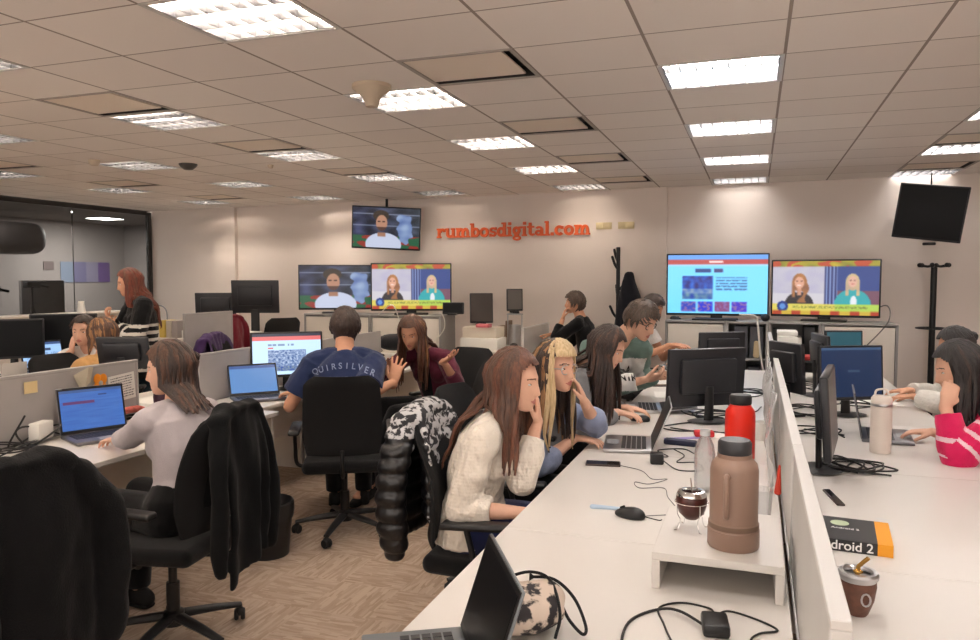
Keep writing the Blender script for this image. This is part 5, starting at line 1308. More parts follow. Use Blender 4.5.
knot(-3.9, 7.05, 16, 0.26, 25, 'cables heaped on the crowded desk', r=0.006, h=0.12); knot(-6.9, 8.6, 14, 0.4, 26, 'cables under the two large monitors', r=0.006, h=0.05, sy=0.5)
cable('cable', [(-4.2, 7.9, 1.14), (-4.05, 7.98, 1.25), (-3.95, 7.96, 1.0), (-4.0, 7.9, 0.8)], 0.006, CABLE_WH, 'white cable hanging at the left cabinets', 'white cables')
cable('cable', [(-3.6, 7.99, 1.14), (-3.42, 7.97, 1.16), (-3.38, 7.97, 1.0), (-3.5, 7.96, 0.85), (-3.7, 7.95, 0.78)], 0.006, CABLE_WH, 'white cable hanging at the end of the left cabinets', 'white cables')
cable('cable', [(-0.15, 8.05, 1.20), (0.0, 8.0, 1.19), (0.03, 8.0, 1.1), (0.06, 7.98, 0.8), (0.10, 7.95, 0.6)], 0.010, CABLE_WH, 'thick white cable hanging from the website television', 'white cables')
cable('cable', [(1.1, 8.35, 1.25), (1.22, 8.2, 1.3), (1.2, 8.0, 1.15), (1.0, 7.98, 0.9), (0.9, 7.9, 0.8)], 0.006, mat('grey_wire', rgb(110, 108, 106), 0.5), 'grey cable hanging at the right news television', 'grey cables')
# things stuffed in the open cabinets
for i, (x, z, w_, h_, m_, lb) in enumerate([(-0.14, 0.394, 0.12, 0.30, BLACK_PL, 'black case on lower shelf of the dark cabinet, left'), (0.0, 0.394, 0.12, 0.26, mat('grey_case', rgb(90, 92, 100), 0.5), 'grey case on lower shelf of the dark cabinet, right'),
                      (-0.13, 0.754, 0.13, 0.32, mat('grey_case', rgb(90, 92, 100), 0.5), 'grey case on upper shelf of the dark cabinet, left'), (0.02, 0.754, 0.13, 0.32, mat('grey_case', rgb(90, 92, 100), 0.5), 'grey case on upper shelf of the dark cabinet, right'),
                      (0.24, 0.754, 0.12, 0.30, BLACK_PL, 'black box on upper shelf of the crammed cabinet, left'), (0.39, 0.754, 0.12, 0.22, PAPER, 'white papers on upper shelf of the crammed cabinet'), (0.52, 0.754, 0.1, 0.33, BLACK_PL, 'black box on upper shelf of the crammed cabinet, right'),
                      (0.30, 0.394, 0.2, 0.3, BLACK_PL, 'black box on lower shelf of the crammed cabinet')]):
    tag(G().rbox((0, 0, h_ / 2), (w_, 0.25, h_), 0.006).build('box', m_, loc=(x, 8.25, z)), lb, 'box')
for i, x in enumerate((-0.13, 0.02)):
    tag(G().tube([(0, 0, 0), (0, 0, 0.14)], [(0.03, 0.01), (0.024, 0.01)], lat=(1, 0, 0), n=12, round_=True).build('figurine', mat('tan_card', rgb(206, 186, 150), 0.7), loc=(x, 8.085, 0.775)), 'pale standing shape in the dark cabinet, ' + ('left' if i == 0 else 'right'), 'ornament')
tag(G().rbox((0, 0, 0.10), (0.14, 0.36, 0.20), 0.006).rbox((0, 0, 0.22), (0.15, 0.3, 0.03), 0.004).build('box', PAPER, loc=(0.25, 6.55, DZ + 0.17)), 'white papers heaped on a rack right of the divider', 'papers')
tag(G().rbox((0, 0, 0.01), (0.34, 0.4, 0.02), 0.004).box((-.15, 0, -0.08), (0.02, 0.38, 0.16)).box((.15, 0, -0.08), (0.02, 0.38, 0.16)).build('rack', BLACK_PL, loc=(0.33, 6.55, DZ + 0.161)), 'black rack beneath the papers on right desk', 'rack')
tag(G().rbox((0, 0, 0.015), (0.16, 0.2, 0.03), 0.004).build('notebook', mat('red_cover', rgb(186, 50, 44), 0.6), loc=(0.42, 6.5, DZ + 0.182)), 'red notebook on the black rack', 'notebook')
# items by the left divider
DX = -3.468
STK = mat('sticky_yellow', rgb(236, 214, 160), 0.7)
tag(G().box((0, 0, 0), (0.0012, 0.075, 0.06)).build('sticky_note', STK, loc=(DX, 2.79, 1.02), smooth=False), 'pale yellow sticky note on the grey divider', 'note')
ORF = mat('orange_felt', rgb(242, 150, 36), 0.8)
o = empty('felt_flower', (DX + 0.003, 3.215, 0.985), 0, 'orange flower with pale centre on the grey divider', 'flower')
for k in range(4): G().ell((0, 0.028 * cos(k * pi / 2 + .7), 0.034 * sin(k * pi / 2 + .7)), (0.006, 0.026, 0.030), 14, 8).build('petal', ORF, o)
G().ell((0.005, 0, 0), (0.006, 0.014, 0.015), 14, 8).build('centre', mat('pale_grey_felt', rgb(200, 196, 190), 0.8), o)
o = tag(G().box((0, 0, 0), (0.0012, 0.19, 0.155)).build('pinned_paper', PAPER, loc=(DX + 0.001, 3.37, 0.94), smooth=False), 'white handwritten paper pinned on the grey divider end', 'paper')
o.rotation_euler = (radians(4), 0, 0)
rn = _r.Random(4); g = G()
for k in range(9):
    z = 0.06 - k * 0.0145; y = -0.08
    while y < 0.07:
        L = 0.006 + rn.random() * 0.012; g.box((0.0012, y + L / 2, z), (0.0006, L, 0.0030 + 0.003 * rn.random())); y += L + 0.004
g.build('handwriting', mat('ink_grey', rgb(110, 108, 112), 0.7), o, smooth=False)
g = G(); g.add([(0, -0.06, 0.02), (0.02, 0.0, -0.05), (0, 0.07, 0.05), (0.03, 0.0, 0.0), (0, -0.02, -0.06), (0, 0.05, -0.03), (0.035, 0.01, 0.06)], [(0, 1, 3), (1, 2, 3), (0, 3, 6), (3, 2, 6), (0, 4, 1), (4, 5, 1), (5, 2, 1), (0, 6, 2, 5, 4)])
tag(g.build('paper_crane', mat('newsprint', rgb(206, 196, 172), 0.8), loc=(DX + 0.004, 3.10, 1.03), smooth=False), 'folded newsprint crane resting on the grey divider', 'crane')
tag(G().rbox((0, 0, 0), (0.004, 0.14, 0.10), 0.001).build('card', mat('grey_card', rgb(196, 192, 186), 0.7), loc=(-3.515, 2.74, 1.10)), 'grey card sticking up behind the left divider', 'card')
tag(G().rbox((0, 0, 0.06), (0.06, 0.12, 0.09), 0.008, R=RZ(0.3)).build('white_box', PAPER, loc=(-3.42, 2.80, DZ + 0.0)), 'white box behind the lit laptop', 'box')
tag(G().tube(smooth_path([(0, -0.13, 0.05), (0, -0.05, 0.075), (0.0, 0.06, 0.075), (0, 0.13, 0.05)]), (0.05, 0.02), lat=(1, 0, 0), n=12, round_=True).build('red_pouch', mat('coral_cloth', rgb(214, 112, 100), 0.8, noise=0.3, nscale=40), loc=(-3.38, 3.33, DZ + 0.0)), 'coral cloth pouch behind the lit laptop', 'pouch')
tag(G().rbox((0, 0, 0.03), (0.24, 0.30, 0.06), 0.006).build('paper_stack', PAPER, loc=(-3.62, 3.78, DZ)), 'stack of white papers in the gap of the grey dividers', 'papers')
tag(G().rbox((0, 0, 0.02), (0.2, 0.26, 0.04), 0.006).build('paper_stack', mat('box_cream', rgb(226, 216, 200), 0.7), loc=(-3.35, 3.80, DZ)), 'cream folders on desk behind the purple bottle', 'papers')
# far left desk
g = G().box((0, 0, 0.01), (0.3, 0.42, 0.02))
for s in (-1, 1): g.box((s * 0.145, 0, 0.09), (0.01, 0.42, 0.16)).box((0, s * 0.205, 0.09), (0.28, 0.01, 0.16))
tag(g.build('crate', BLACK_PL, loc=(-4.02, 3.38, DZ), smooth=False), 'black plastic crate beyond the pinned paper', 'crate')
knot(-5.75, 4.3, 9, 0.14, 31, 'thin black cable on the far left desk', r=0.004)
# behind the glass
g = G().tube([(0, -2.0, 0), (0, 1.2, 0)], (0.42, 0.42), lat=(1, 0, 0), n=24, round_=False)
DUCT = mat('dark_duct', rgb(78, 72, 70), 0.6)
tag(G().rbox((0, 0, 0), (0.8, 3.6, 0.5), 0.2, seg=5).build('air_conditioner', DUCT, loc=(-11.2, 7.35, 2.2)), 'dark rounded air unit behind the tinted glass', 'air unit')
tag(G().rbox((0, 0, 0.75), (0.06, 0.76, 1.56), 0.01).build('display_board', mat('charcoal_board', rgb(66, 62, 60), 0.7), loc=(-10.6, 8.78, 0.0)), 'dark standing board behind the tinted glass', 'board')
for k, c_ in enumerate(((126, 140, 160), (110, 108, 140), (130, 126, 150), (100, 78, 130))):
    tag(G().box((0, 0, 0), (0.01, 0.288, 0.4)).build('wall_poster', mat('poster_%s' % ('blue', 'slate', 'lilac', 'violet')[k], rgb(*c_), 0.6), loc=(XS + 0.01, 10.98 + 0.29 * k, 1.68), smooth=False), '%s poster panel on the studio wall behind glass' % ('pale blue', 'slate', 'lilac', 'violet')[k], 'poster', 'poster panels behind the glass')
tag(G().box((0, 0, 0), (0.01, 0.22, 0.16)).build('notice', mat('notice_brown', rgb(110, 98, 96), 0.7), loc=(XS + 0.01, 10.58, 1.80), smooth=False), 'small brown notice on the studio wall behind glass', 'notice')
def tripod(x, y, h, label):
    o = empty('tripod', (x, y, 0), 0, label, 'tripod')
    G().tube([(0, 0, h * 0.5), (0, 0, h)], 0.014, n=8).build('column', BLACK_PL, o)
    for k in range(3): a = k * 2.1 + 0.4; G().tube([(0, 0, h * 0.82), (0.34 * cos(a), 0.34 * sin(a), 0.01)], 0.012, n=8).build('leg', BLACK_PL, o)
    G().rbox((0, 0, h + 0.03), (0.1, 0.24, 0.09), 0.02).tube([(0, 0.12, h + 0.03), (0, 0.26, h + 0.0)], 0.02, n=8).build('camera_head', BLACK_PL, o); return o
tripod(-9.95, 8.08, 1.44, 'camera tripod standing behind the tinted glass'); tripod(-9.95, 7.45, 1.38, 'second tripod behind the glass at the left edge')
ld = bpy.data.lights.new('studio_lamp', 'AREA'); ld.size = 0.45; ld.energy = 80; ld.color = (1, 0.93, 0.88); lo = bpy.data.objects.new('studio_lamp', ld); COL.objects.link(lo); lo.location = (-11.2, 10.6, 2.64)
ld2 = ld.copy(); lo = bpy.data.objects.new('studio_lamp', ld2); COL.objects.link(lo); lo.location = (-10.6, 7.4, 2.64)
# desk items by the back wall left
o = empty('desk_lamp', (-7.95, 8.55, DZ), 0, 'thin grey desk lamp by the corner of the glass', 'lamp')
G().lathe([(0, 0), (0.08, 0), (0.08, 0.015), (0, 0.02)], n=20).build('base', GREY_METAL, o); G().tube(smooth_path([(0, 0, 0.01), (0.02, 0, 0.3), (-0.05, 0, 0.42), (-0.25, 0, 0.44)]), 0.009, n=8).build('arm', GREY_METAL, o); G().tube([(-0.25, 0, 0.44), (-0.42, 0, 0.43)], (0.02, 0.01), n=8).build('head', GREY_METAL, o)
for i, (x, c_, lb) in enumerate(((-7.78, (212, 186, 96), 'yellow folder standing on the back wall desk'), (-7.66, (180, 172, 160), 'grey folder right of the yellow folder'), (-7.56, (160, 152, 150), 'second grey folder near the large monitor'))):
    tag(G().rbox((0, 0, 0.12), (0.09, 0.24, 0.24), 0.004).build('folder', mat('folder_%s' % ('yellow', 'sand', 'stone')[i], rgb(*c_), 0.6), loc=(x, 8.4, DZ)), lb, 'folder')
for i, (x, y) in enumerate(((-7.35, 8.5), (-6.62, 8.5))):
    tag(G().rbox((0, 0, 0.05), (0.5, 0.26, 0.10), 0.006).build('box', PAPER, loc=(x, y, DZ)), 'flat white box before the %s large monitor' % ('left' if i == 0 else 'right'), 'box')
tag(G().rbox((0, 0, 0.15), (0.2, 0.2, 0.3), 0.01).build('speaker_box', BLACK_PL, loc=(-6.95, 8.35, DZ)), 'black speaker box left of the taller turned monitor', 'speaker')
tag(G().rbox((0, 0, 0.02), (0.3, 0.24, 0.04), 0.005).build('notebook', mat('dark_grey_cover', rgb(70, 68, 70), 0.6), loc=(-6.0, 8.4, DZ)), 'dark notebook on desk right of turned monitors', 'notebook')
me = remeshed(G().ell((0, 0, 0.09), (0.20, 0.14, 0.09), 16, 10).ell((0.1, 0.05, 0.12), (0.12, 0.1, 0.08), 12, 8), 0.015, 2, 'bag'); me.materials.append(fabric('black_bag_cloth', 30, 30, 34))
o = link_mesh('bag', me); o.location = (-3.62, 7.15, DZ + 0.06); tag(o, 'slumped black bag on the crowded desk', 'bag')
me = me.copy(); o = link_mesh('bag', me); o.location = (1.75, 7.7, 0.72); tag(o, 'black bag on a stool by the right coat stand', 'bag')
g = G().lathe([(0, 0.70), (0.17, 0.70), (0.17, 0.725), (0, 0.725)], n=24)
for k in range(4): a = k * pi / 2 + 0.7; g.tube([(0.12 * cos(a), 0.12 * sin(a), 0.70), (0.17 * cos(a), 0.17 * sin(a), 0.0)], 0.012, n=8)
tag(g.build('stool', BLACK_PL, loc=(1.75, 7.7, 0)), 'plain round stool under the black bag', 'stool')
# hanging clear plastic on the divider
SHEET = mat('plastic_sheeting', rgb(246, 246, 246), 0.2, alpha=0.5, bump=0.5, bscale=18)
g = G(); m_, n_ = 26, 16; vs = []; fs = []
for j in range(m_ + 1):
    for i in range(n_ + 1):
        y = 3.02 + 1.55 * j / m_; t = i / n_; z = 1.112 - 0.40 * t * (0.7 + 0.3 * sin(j * 1.1)) + (0.05 * sin(j * 0.7) if t == 0 else 0.02 * sin(j * 0.7))
        if i == 0: z = 1.115 + 0.07 * abs(NZ.noise(V((y * 4, 0, 0))))
        vs.append((0.088 - 0.03 * abs(NZ.noise(V((y * 6, z * 7, 0)))) - 0.02 * sin(t * 3), y, z))
for j in range(m_):
    for i in range(n_): a = j * (n_ + 1) + i; fs.append((a, a + 1, a + n_ + 2, a + n_ + 1))
me = G().add(vs, fs).mesh('plastic_sheet', [SHEET]); o = link_mesh('plastic_sheet', me); md = o.modifiers.new('s', 'SOLIDIFY'); md.thickness = 0.004
tag(o, 'crumpled clear plastic sheet hanging on the long divider', 'plastic sheet')
tag(G().tube([(0, 0, 0), (0.005, 0.02, 0.09)], [(0.012, 0.008), (0.004, 0.004)], n=10, round_=True).tube([(0, 0, 0), (0.0, 0.035, -0.01)], 0.007, n=8, round_=True).build('red_clip', mat('red_plastic', rgb(204, 58, 34), 0.4), loc=(0.088, 2.80, 0.82)), 'red plastic clip on the near side of the divider', 'clip')
tag(G().lathe([(0, 0), (0.034, 0), (0.042, 0.11), (0.040, 0.11), (0.032, 0.004), (0, 0.004)], n=24).build('plastic_cup', CLEAR, loc=(0.03, 2.72, DZ)), 'clear plastic cup between flask and divider', 'cup')
# foreground pouch
def pprint(name, c1, c2, sc=14, thr=0.5):
    m = mat(name, rgb(*c1), 0.8, noise=1, col2=rgb(*c2), nscale=sc)
    for n in m.node_tree.nodes:
        if n.type == 'MAP_RANGE': n.inputs['From Min'].default_value = thr - 0.03; n.inputs['From Max'].default_value = thr + 0.03
    return m
PRB = pprint('beige_black_print', (206, 188, 172), (40, 34, 36), 22, 0.53)
o = empty('cloth_pouch', (-0.52, 1.67, DZ), radians(20), 'beige and black patterned pouch with black straps, near edge', 'pouch')
me = remeshed(G().ell((0, 0, 0.05), (0.115, 0.085, 0.055), 20, 12).ell((0.05, 0.03, 0.06), (0.07, 0.06, 0.045), 16, 10), 0.008, 2, 'pouch_body')
for v in me.vertices: v.co += v.co.normalized() * 0.008 * NZ.noise(v.co * 22)
for v in me.vertices: v.co.z = max(0.002, v.co.z)
me.materials.append(PRB); link_mesh('pouch_body', me, o)
STR = fabric('black_strap', 24, 24, 26)
G().tube(smooth_path([(0.03, 0.055, 0.105), (0.09, 0.05, 0.10), (0.135, 0.01, 0.07), (0.155, -0.05, 0.03), (0.145, -0.07, 0.02), (0.12, -0.02, 0.03), (0.10, 0.01, 0.06), (0.09, -0.04, 0.05)]), (0.011, 0.004), lat=(0, 0, 1), n=8).build('strap', STR, o)
G().tube(smooth_path([(-0.04, 0.05, 0.10), (0.03, 0.06, 0.115), (0.08, 0.03, 0.105), (0.095, -0.05, 0.06), (0.08, -0.09, 0.02)]), (0.013, 0.004), lat=(0, 0, 1), n=8).build('strap', STR, o)
# waste bin, backpack
o = empty('waste_bin', (-2.60, 3.54, 0), 0, 'black waste bin with liner beside the chair jacket', 'bin')
G().lathe([(0, 0), (0.115, 0), (0.145, 0.30), (0.140, 0.30), (0.11, 0.008), (0, 0.008)], n=30).build('bin_body', BLACK_PL, o)
me = G().lathe([(0.146, 0.22), (0.150, 0.26), (0.149, 0.305), (0.141, 0.31), (0.12, 0.24)], n=30).mesh('liner', [mat('black_liner', rgb(30, 30, 32), 0.3)])
for v in me.vertices: v.co += V((v.co.x, v.co.y, 0)).normalized() * 0.008 * NZ.noise(v.co * 30)
link_mesh('liner', me, o)
o = empty('backpack', (-2.29, 4.56, 0), radians(25), 'black backpack with blue straps on the floor under the desk', 'backpack')
me = remeshed(G().rbox((0, 0, 0.23), (0.30, 0.18, 0.44), 0.08, seg=4).rbox((0, -0.09, 0.16), (0.24, 0.09, 0.24), 0.04, seg=3), 0.010, 4, 'pack_body')
for v in me.vertices: v.co += v.co.normalized() * 0.010 * NZ.noise(v.co * 9); v.co.z = max(0.001, v.co.z)
me.materials.append(fabric('black_nylon', 26, 28, 36)); link_mesh('pack_body', me, o)
BLU = fabric('blue_webbing', 34, 56, 116)
for s in (-1, 1): G().tube(smooth_path([(s * 0.06, -0.06, 0.44), (s * 0.07, -0.145, 0.34), (s * 0.085, -0.165, 0.18), (s * 0.10, -0.12, 0.04)]), (0.022, 0.007), lat=(1, 0, 0), n=8).build('strap', BLU, o)
# ------------------------------------------------------------ decals on clothes
def decal(obj, name, me, m, origin, lat, up, dirv, parent, off=0.006):
    dg = bpy.context.evaluated_depsgraph_get()
    bvh = BVHTree.FromPolygons([v.co.copy() for v in obj.data.vertices], [list(p.vertices) for p in obj.data.polygons])
    keep = True
    for v in me.vertices:
        p = V(origin) + V(lat) * v.co.x + V(up) * v.co.y - V(dirv) * 0.5
        h, n, i, d = bvh.ray_cast(p, V(dirv))
        if h is None: h = V(origin) + V(lat) * v.co.x + V(up) * v.co.y; n = -V(dirv)
        v.co = h - V(dirv) * off
    me.materials.append(m); return link_mesh(name, me, parent)
# ------------------------------------------------------------ the people
# chairs first
chair(-0.99, 2.86, 2, 'black office chair of the woman in white, with a padded jacket')
chair(-1.22, 3.60, -4, 'black office chair of the woman with blonde fringe')
chair(-1.20, 4.40, 0, 'black office chair of the woman in grey jumper')
chair(-1.20, 5.20, 0, 'black office chair of the man in green sweatshirt')
chair(-1.17, 7.40, -25, 'black office chair of the person beside the left cabinet')
chair(-1.72, 8.52, 180, 'black office chair of the man in black at back wall')
chair(1.42, 4.12, 180, 'black office chair of the woman in pink'); chair(1.60, 5.55, 180, 'black office chair of the second person on the right')
chair(-2.36, 2.54, 188, 'black office chair of the woman in grey longsleeve, hung with a black jacket')
chair(-2.38, 4.02, 118, 'black office chair of the man in navy, empty backed')
chair(-2.22, 5.38, -105, 'black office chair of the woman in burgundy')
chair(-1.92, 4.62, -150, 'empty black chair right of the woman in burgundy')
chair(-2.22, 1.50, 172, 'black office chair in the near left corner under a large jacket')
chair(-4.62, 4.12, 0, 'black office chair of the brown haired woman far left')
chair(-5.11, 4.76, -50, 'black office chair of the woman resting her chin, far left')
chair(-4.62, 6.0, 20, 'office chair carrying the purple jacket'); chair(-6.5, 7.7, 180, 'office chair carrying the dark red jacket')
chair(-5.55, 7.75, 150, 'tall backed black chair before the back wall desk', sz=1.18)

# woman in white cable knit
KN = mat('white_cable_knit', rgb(236, 226, 212), 0.9, noise=0.06, nscale=10, bump=0.9, bscale=60, stretch=(1, 1, 0.45), sheen=0.2)
nt = NT(KN); b_ = nt.n['Principled BSDF']; tc_ = nt.node('ShaderNodeTexCoord'); mp_ = nt.node('ShaderNodeMapping'); mp_.inputs['Rotation'].default_value = (0, 0.0, 0.6); nt.link(tc_.outputs['Object'], mp_.inputs[0])
w1 = nt.node('ShaderNodeTexWave', i_Scale=9.0, i_Distortion=3.5, i_Detail=1.0); w1.inputs['Detail Scale'].default_value = 3.0; nt.link(mp_.outputs[0], w1.inputs['Vector'])
w2 = nt.node('ShaderNodeTexWave', bands_direction='Z', i_Scale=24.0, i_Distortion=2.0); nt.link(tc_.outputs['Object'], w2.inputs['Vector'])
ma_ = nt.node('ShaderNodeMath', operation='MULTIPLY_ADD'); nt.link(w2.outputs['Fac'], ma_.inputs[0]); ma_.inputs[1].default_value = 0.12; nt.link(w1.outputs['Fac'], ma_.inputs[2])
bb = nt.node('ShaderNodeBump', i_Strength=0.55, i_Distance=0.008); nt.link(ma_.outputs[0], bb.inputs['Height'])
ob = [n for n in nt.n if n.type == 'BUMP' and n is not bb][0]; nt.link(ob.outputs[0], bb.inputs['Normal']); nt.link(bb.outputs[0], b_.inputs['Normal'])
JEANS = fabric('navy_jeans', 30, 38, 78, bscale=500)
person('woman in white cable knit sweater resting her chin on her hand', (-1.09, 2.86, 0.56), 2, (-0.97, 2.82, 1.03), (-0.895, 2.80, 1.175), (0, -8),
       dict(w=(-0.80, 2.67, 0.690), d=(1, 0.05, -0.12), n=(0, -0.2, 1), hint=(-0.3, -0.2, -1)),
       dict(w=(-0.82, 2.89, 1.00), d=(0.02, -0.14, 1), n=(1, 0.3, 0.1), hint=(-1.2, 0.5, -0.6), side=1, curl=0.25),
       top=dict(mats=[KN], off=0.015, loose=0.008, cuff=1.0, fold=0.007, name='cable_knit_sweater', sleeve={'R': 0.40, 'L': 0.47}, len=0.05),
       hair=dict(m=H_AUB, mats=[H_BROWN, H_TIP], len=0.32, front=150, open=66, waves=7, wave=0.005, pick=lambda a, u, r: 2 if r.random() < 0.05 and 0.06 < u < 0.2 else (1 if r.random() < 0.4 else 0)), pants=JEANS, sk=SK_A)
# woman with glasses and blonde fringe
BLS = fabric('blue_grey_shirt', 146, 158, 188, noise=0.08)
person('smiling woman with glasses, blonde fringe and pale blue shirt, chin on hand', (-1.16, 3.56, 0.56), -6, (-1.0, 3.50, 1.02), (-0.90, 3.47, 1.155), (-24, -4),
       dict(w=(-0.83, 3.60, 0.785), d=(1, 0.12, -0.05), n=(0, 0, 1), hint=(-0.2, -0.5, -1), curl=0.3),
       dict(w=(-0.76, 3.50, 0.985), d=(-0.35, -0.12, 1), n=(0.9, 0.3, 0.25), hint=(1.0, 0.5, -0.8), curl=0.3, side=1),
       top=dict(mats=[BLS], sleeve={'R': 0.34, 'L': 0.36}, rolled=True, fold=0.008, loose=0.008, name='shirt'),
       hair=dict(m=H_DARK, mats=[H_BLOND, H_TIP], len=0.34, front=95, open=64, r=0.015, bangs=True, bangend=26, bpick=lambda i, n: 1, pick=lambda a, u, r: 1 if (u < 0.04 or u > 0.95) else (2 if r.random() < 0.35 else 0)), glasses=SILVER, sk=SK_A)
# woman in grey jumper
GRJ = fabric('grey_jumper', 118, 118, 120, noise=0.08)
person('woman with long dark hair in grey jumper using a mouse', (-1.12, 4.36, 0.56), 0, (-0.94, 4.31, 1.045), (-0.805, 4.29, 1.18), (-2, -26),
       dict(w=(-0.74, 4.30, 0.80), d=(1, 0.1, -0.12), n=(0, 0, 1), hint=(-0.2, -0.6, -1), curl=0.35),
       dict(w=(-0.72, 4.52, 0.79), d=(1, 0.0, -0.1), n=(0, 0, 1), hint=(-0.2, 0.6, -1)),
       top=dict(mats=[GRJ], fold=0.008, loose=0.010, sleeve=0.50), hair=dict(m=H_DARK, mats=[H_BROWN], len=0.42, front=110, open=58, pick=lambda a, u, r: 1 if r.random() < 0.12 else 0), sk=SK_A)
# man in green sweatshirt
GRN = fabric('sage_sweatshirt', 116, 142, 134, noise=0.07); WHB = fabric('white_block', 232, 232, 230, noise=0.03)
def green_fn(c, k):
    n = k['nrm']; q = (c - k['N']).dot(k['f']); z = c.z - k['N'].z
    return 1 if (-0.30 < z < -0.12 and n.dot(k['f']) > -0.15 and abs((c - k['N']).dot(k['l'])) < 0.20) else 0
P = person('man with glasses in sage green sweatshirt with white chest block, holding a phone', (-1.12, 5.16, 0.58), -22, (-0.88, 5.06, 1.15), (-0.71, 4.98, 1.30), (-24, -26),
       dict(w=(-0.66, 4.86, 0.92), d=(0.75, 0.55, 0.12), n=(0.2, -0.6, -0.7), hint=(-0.3, -0.7, -1), curl=0.6),
       dict(w=(-0.62, 5.14, 0.91), d=(0.75, -0.5, 0.12), n=(0.2, 0.6, -0.7), hint=(-0.3, 0.8, -1), curl=0.6, side=-1),
       top=dict(mats=[GRN, WHB], fn=green_fn, fold=0.009, loose=0.014, off=0.02, name='sweatshirt', turtle=0.05), fem=False, sh_yaw=-58,
       hair=dict(m=H_GREYB, style='short', thick=0.020, line=0.058, n=300), glasses=BLACK_PL, sk=SK_A, s=0.97)
me = text_mesh('NikeA', 0.085, space=1.02)
bm = bmesh.new(); bm.from_mesh(me); bmesh.ops.subdivide_edges(bm, edges=bm.edges, cuts=1); bm.to_mesh(me); bm.free()
decal(P['top'], 'print', me, mat('black_print', rgb(26, 26, 28), 0.6), P['N'] + V((0, 0, -0.205)) + P['sf'] * 0.3, P['sl'], (0, 0, 1), -P['sf'], P['root'])
o = phone(-0.50, 4.98, 40, 'black phone held by the man in green'); o.location = (-0.51, 4.985, 0.965); o.rotation_euler = (radians(0), radians(28), radians(-18))
# person beside cabinet
person('person with dark hair and white top seated beside the left cabinet', (-1.14, 7.42, 0.57), -25, (-1.04, 7.36, 1.10), (-0.93, 7.30, 1.29), (-25, -25),
       dict(w=(-0.74, 7.10, 0.95), d=(1, -0.2, 0), n=(0, 0, 1), hint=(-0.2, -0.6, -1)), dict(w=(-0.72, 7.38, 0.93), d=(1, -0.2, 0), n=(0, 0, 1), hint=(-0.2, 0.6, -1)),
       top=dict(mats=[fabric('white_tee', 232, 228, 224)], sleeve=0.12, name='t_shirt'), hair=dict(m=H_DARK, style='short'), sk=SK_C, fem=False, vox=0.007, s=0.92)
# man in black at the back
BKJ = fabric('black_jacket_cloth', 15, 16, 19)
def bj_fn(c, k): return 1 if (abs((c - k['N']).dot(k['l'])) < 0.035 and k['nrm'].dot(k['f']) > 0.3 and c.z < k['N'].z - 0.02) else 0
person('man in black jacket seated at the back wall, hand on chin', (-1.80, 8.53, 0.57), 180, (-1.90, 8.52, 1.12), (-1.965, 8.50, 1.28), (184, 2),
       dict(w=(-2.28, 8.62, 0.90), d=(-1, 0.0, -0.1), n=(0, 0, 1), hint=(0.2, 0.6, -1)), dict(w=(-2.09, 8.42, 1.10), d=(0.2, 0.15, 1), n=(-1, -0.2, 0.2), hint=(-0.6, -0.5, -1), side=-1, curl=0.8),
       top=dict(mats=[BKJ, WHB], fn=bj_fn, sleeve=0.50, loose=0.01, name='jacket'), hair=dict(m=H_GREYB, style='short', thick=0.024, n=300), sk=SK_B, fem=False, vox=0.006)
# woman in pink
PNK = fabric('pink_knit', 214, 34, 92, noise=0.08); PST = fabric('pale_pink_stripe', 240, 206, 214, noise=0.04)
def pink_fn(c, k):
    for S, E, W in k['segs']:
        La = (E - S).length; t = (c - S).dot((E - S).normalized())
        if 0.06 < t < La + 0.03 and (c - (S + (E - S) * min(1, max(0, t / La)))).length < 0.085:
            for b in (0.105, 0.165, 0.225):
                if abs(t - b) < 0.010: return 1
            return 0
    z = k['N'].z - c.z
    for b in (0.17, 0.235, 0.30, 0.36):
        if abs(z - b) < 0.011: return 1
    return 0
person('woman in bright pink striped jumper leaning her cheek on her fist', (1.33, 4.10, 0.56), 180, (1.06, 4.05, 1.02), (0.91, 4.02, 1.16), (178, -20),
       dict(w=(0.86, 4.30, 0.795), d=(-1, 0.1, -0.05), n=(0, 0, 1), hint=(0.2, 0.6, -1)), dict(w=(0.835, 3.92, 0.995), d=(0.25, 0.1, 1), n=(-0.4, -1, 0.1), hint=(0.1, -0.35, -1), side=-1, curl=1.25),
       top=dict(mats=[PNK, PST], fn=pink_fn, sleeve=0.49, fold=0.007, loose=0.010, off=0.018, vox=0.0055), hair=dict(m=H_BLACK, mats=[H_DARK], len=0.33, front=60, open=70, pick=lambda a, u, r: 1 if r.random() < 0.4 else 0), sk=SK_A)
# second person right
WSW = fabric('cream_fleece', 232, 228, 220, noise=0.06, bscale=90, bump=0.6)
person('dark haired person in cream fleece behind the woman in pink', (1.58, 5.56, 0.56), 180, (1.36, 5.52, 1.00), (1.22, 5.50, 1.14), (180, -20),
       dict(w=(0.98, 5.66, 0.82), d=(-1, 0.1, -0.1), n=(0, 0, 1), hint=(0.1, 0.8, -0.6)), dict(w=(0.96, 5.38, 0.82), d=(-1, 0.1, -0.1), n=(0, 0, 1), hint=(0.1, -0.9, -0.6)),
       top=dict(mats=[WSW], sleeve=0.50, loose=0.016, off=0.02), hair=dict(m=H_BLACK, style='bun', bunpos=(-0.10, 0, 0.03)), sk=SK_B, vox=0.006)
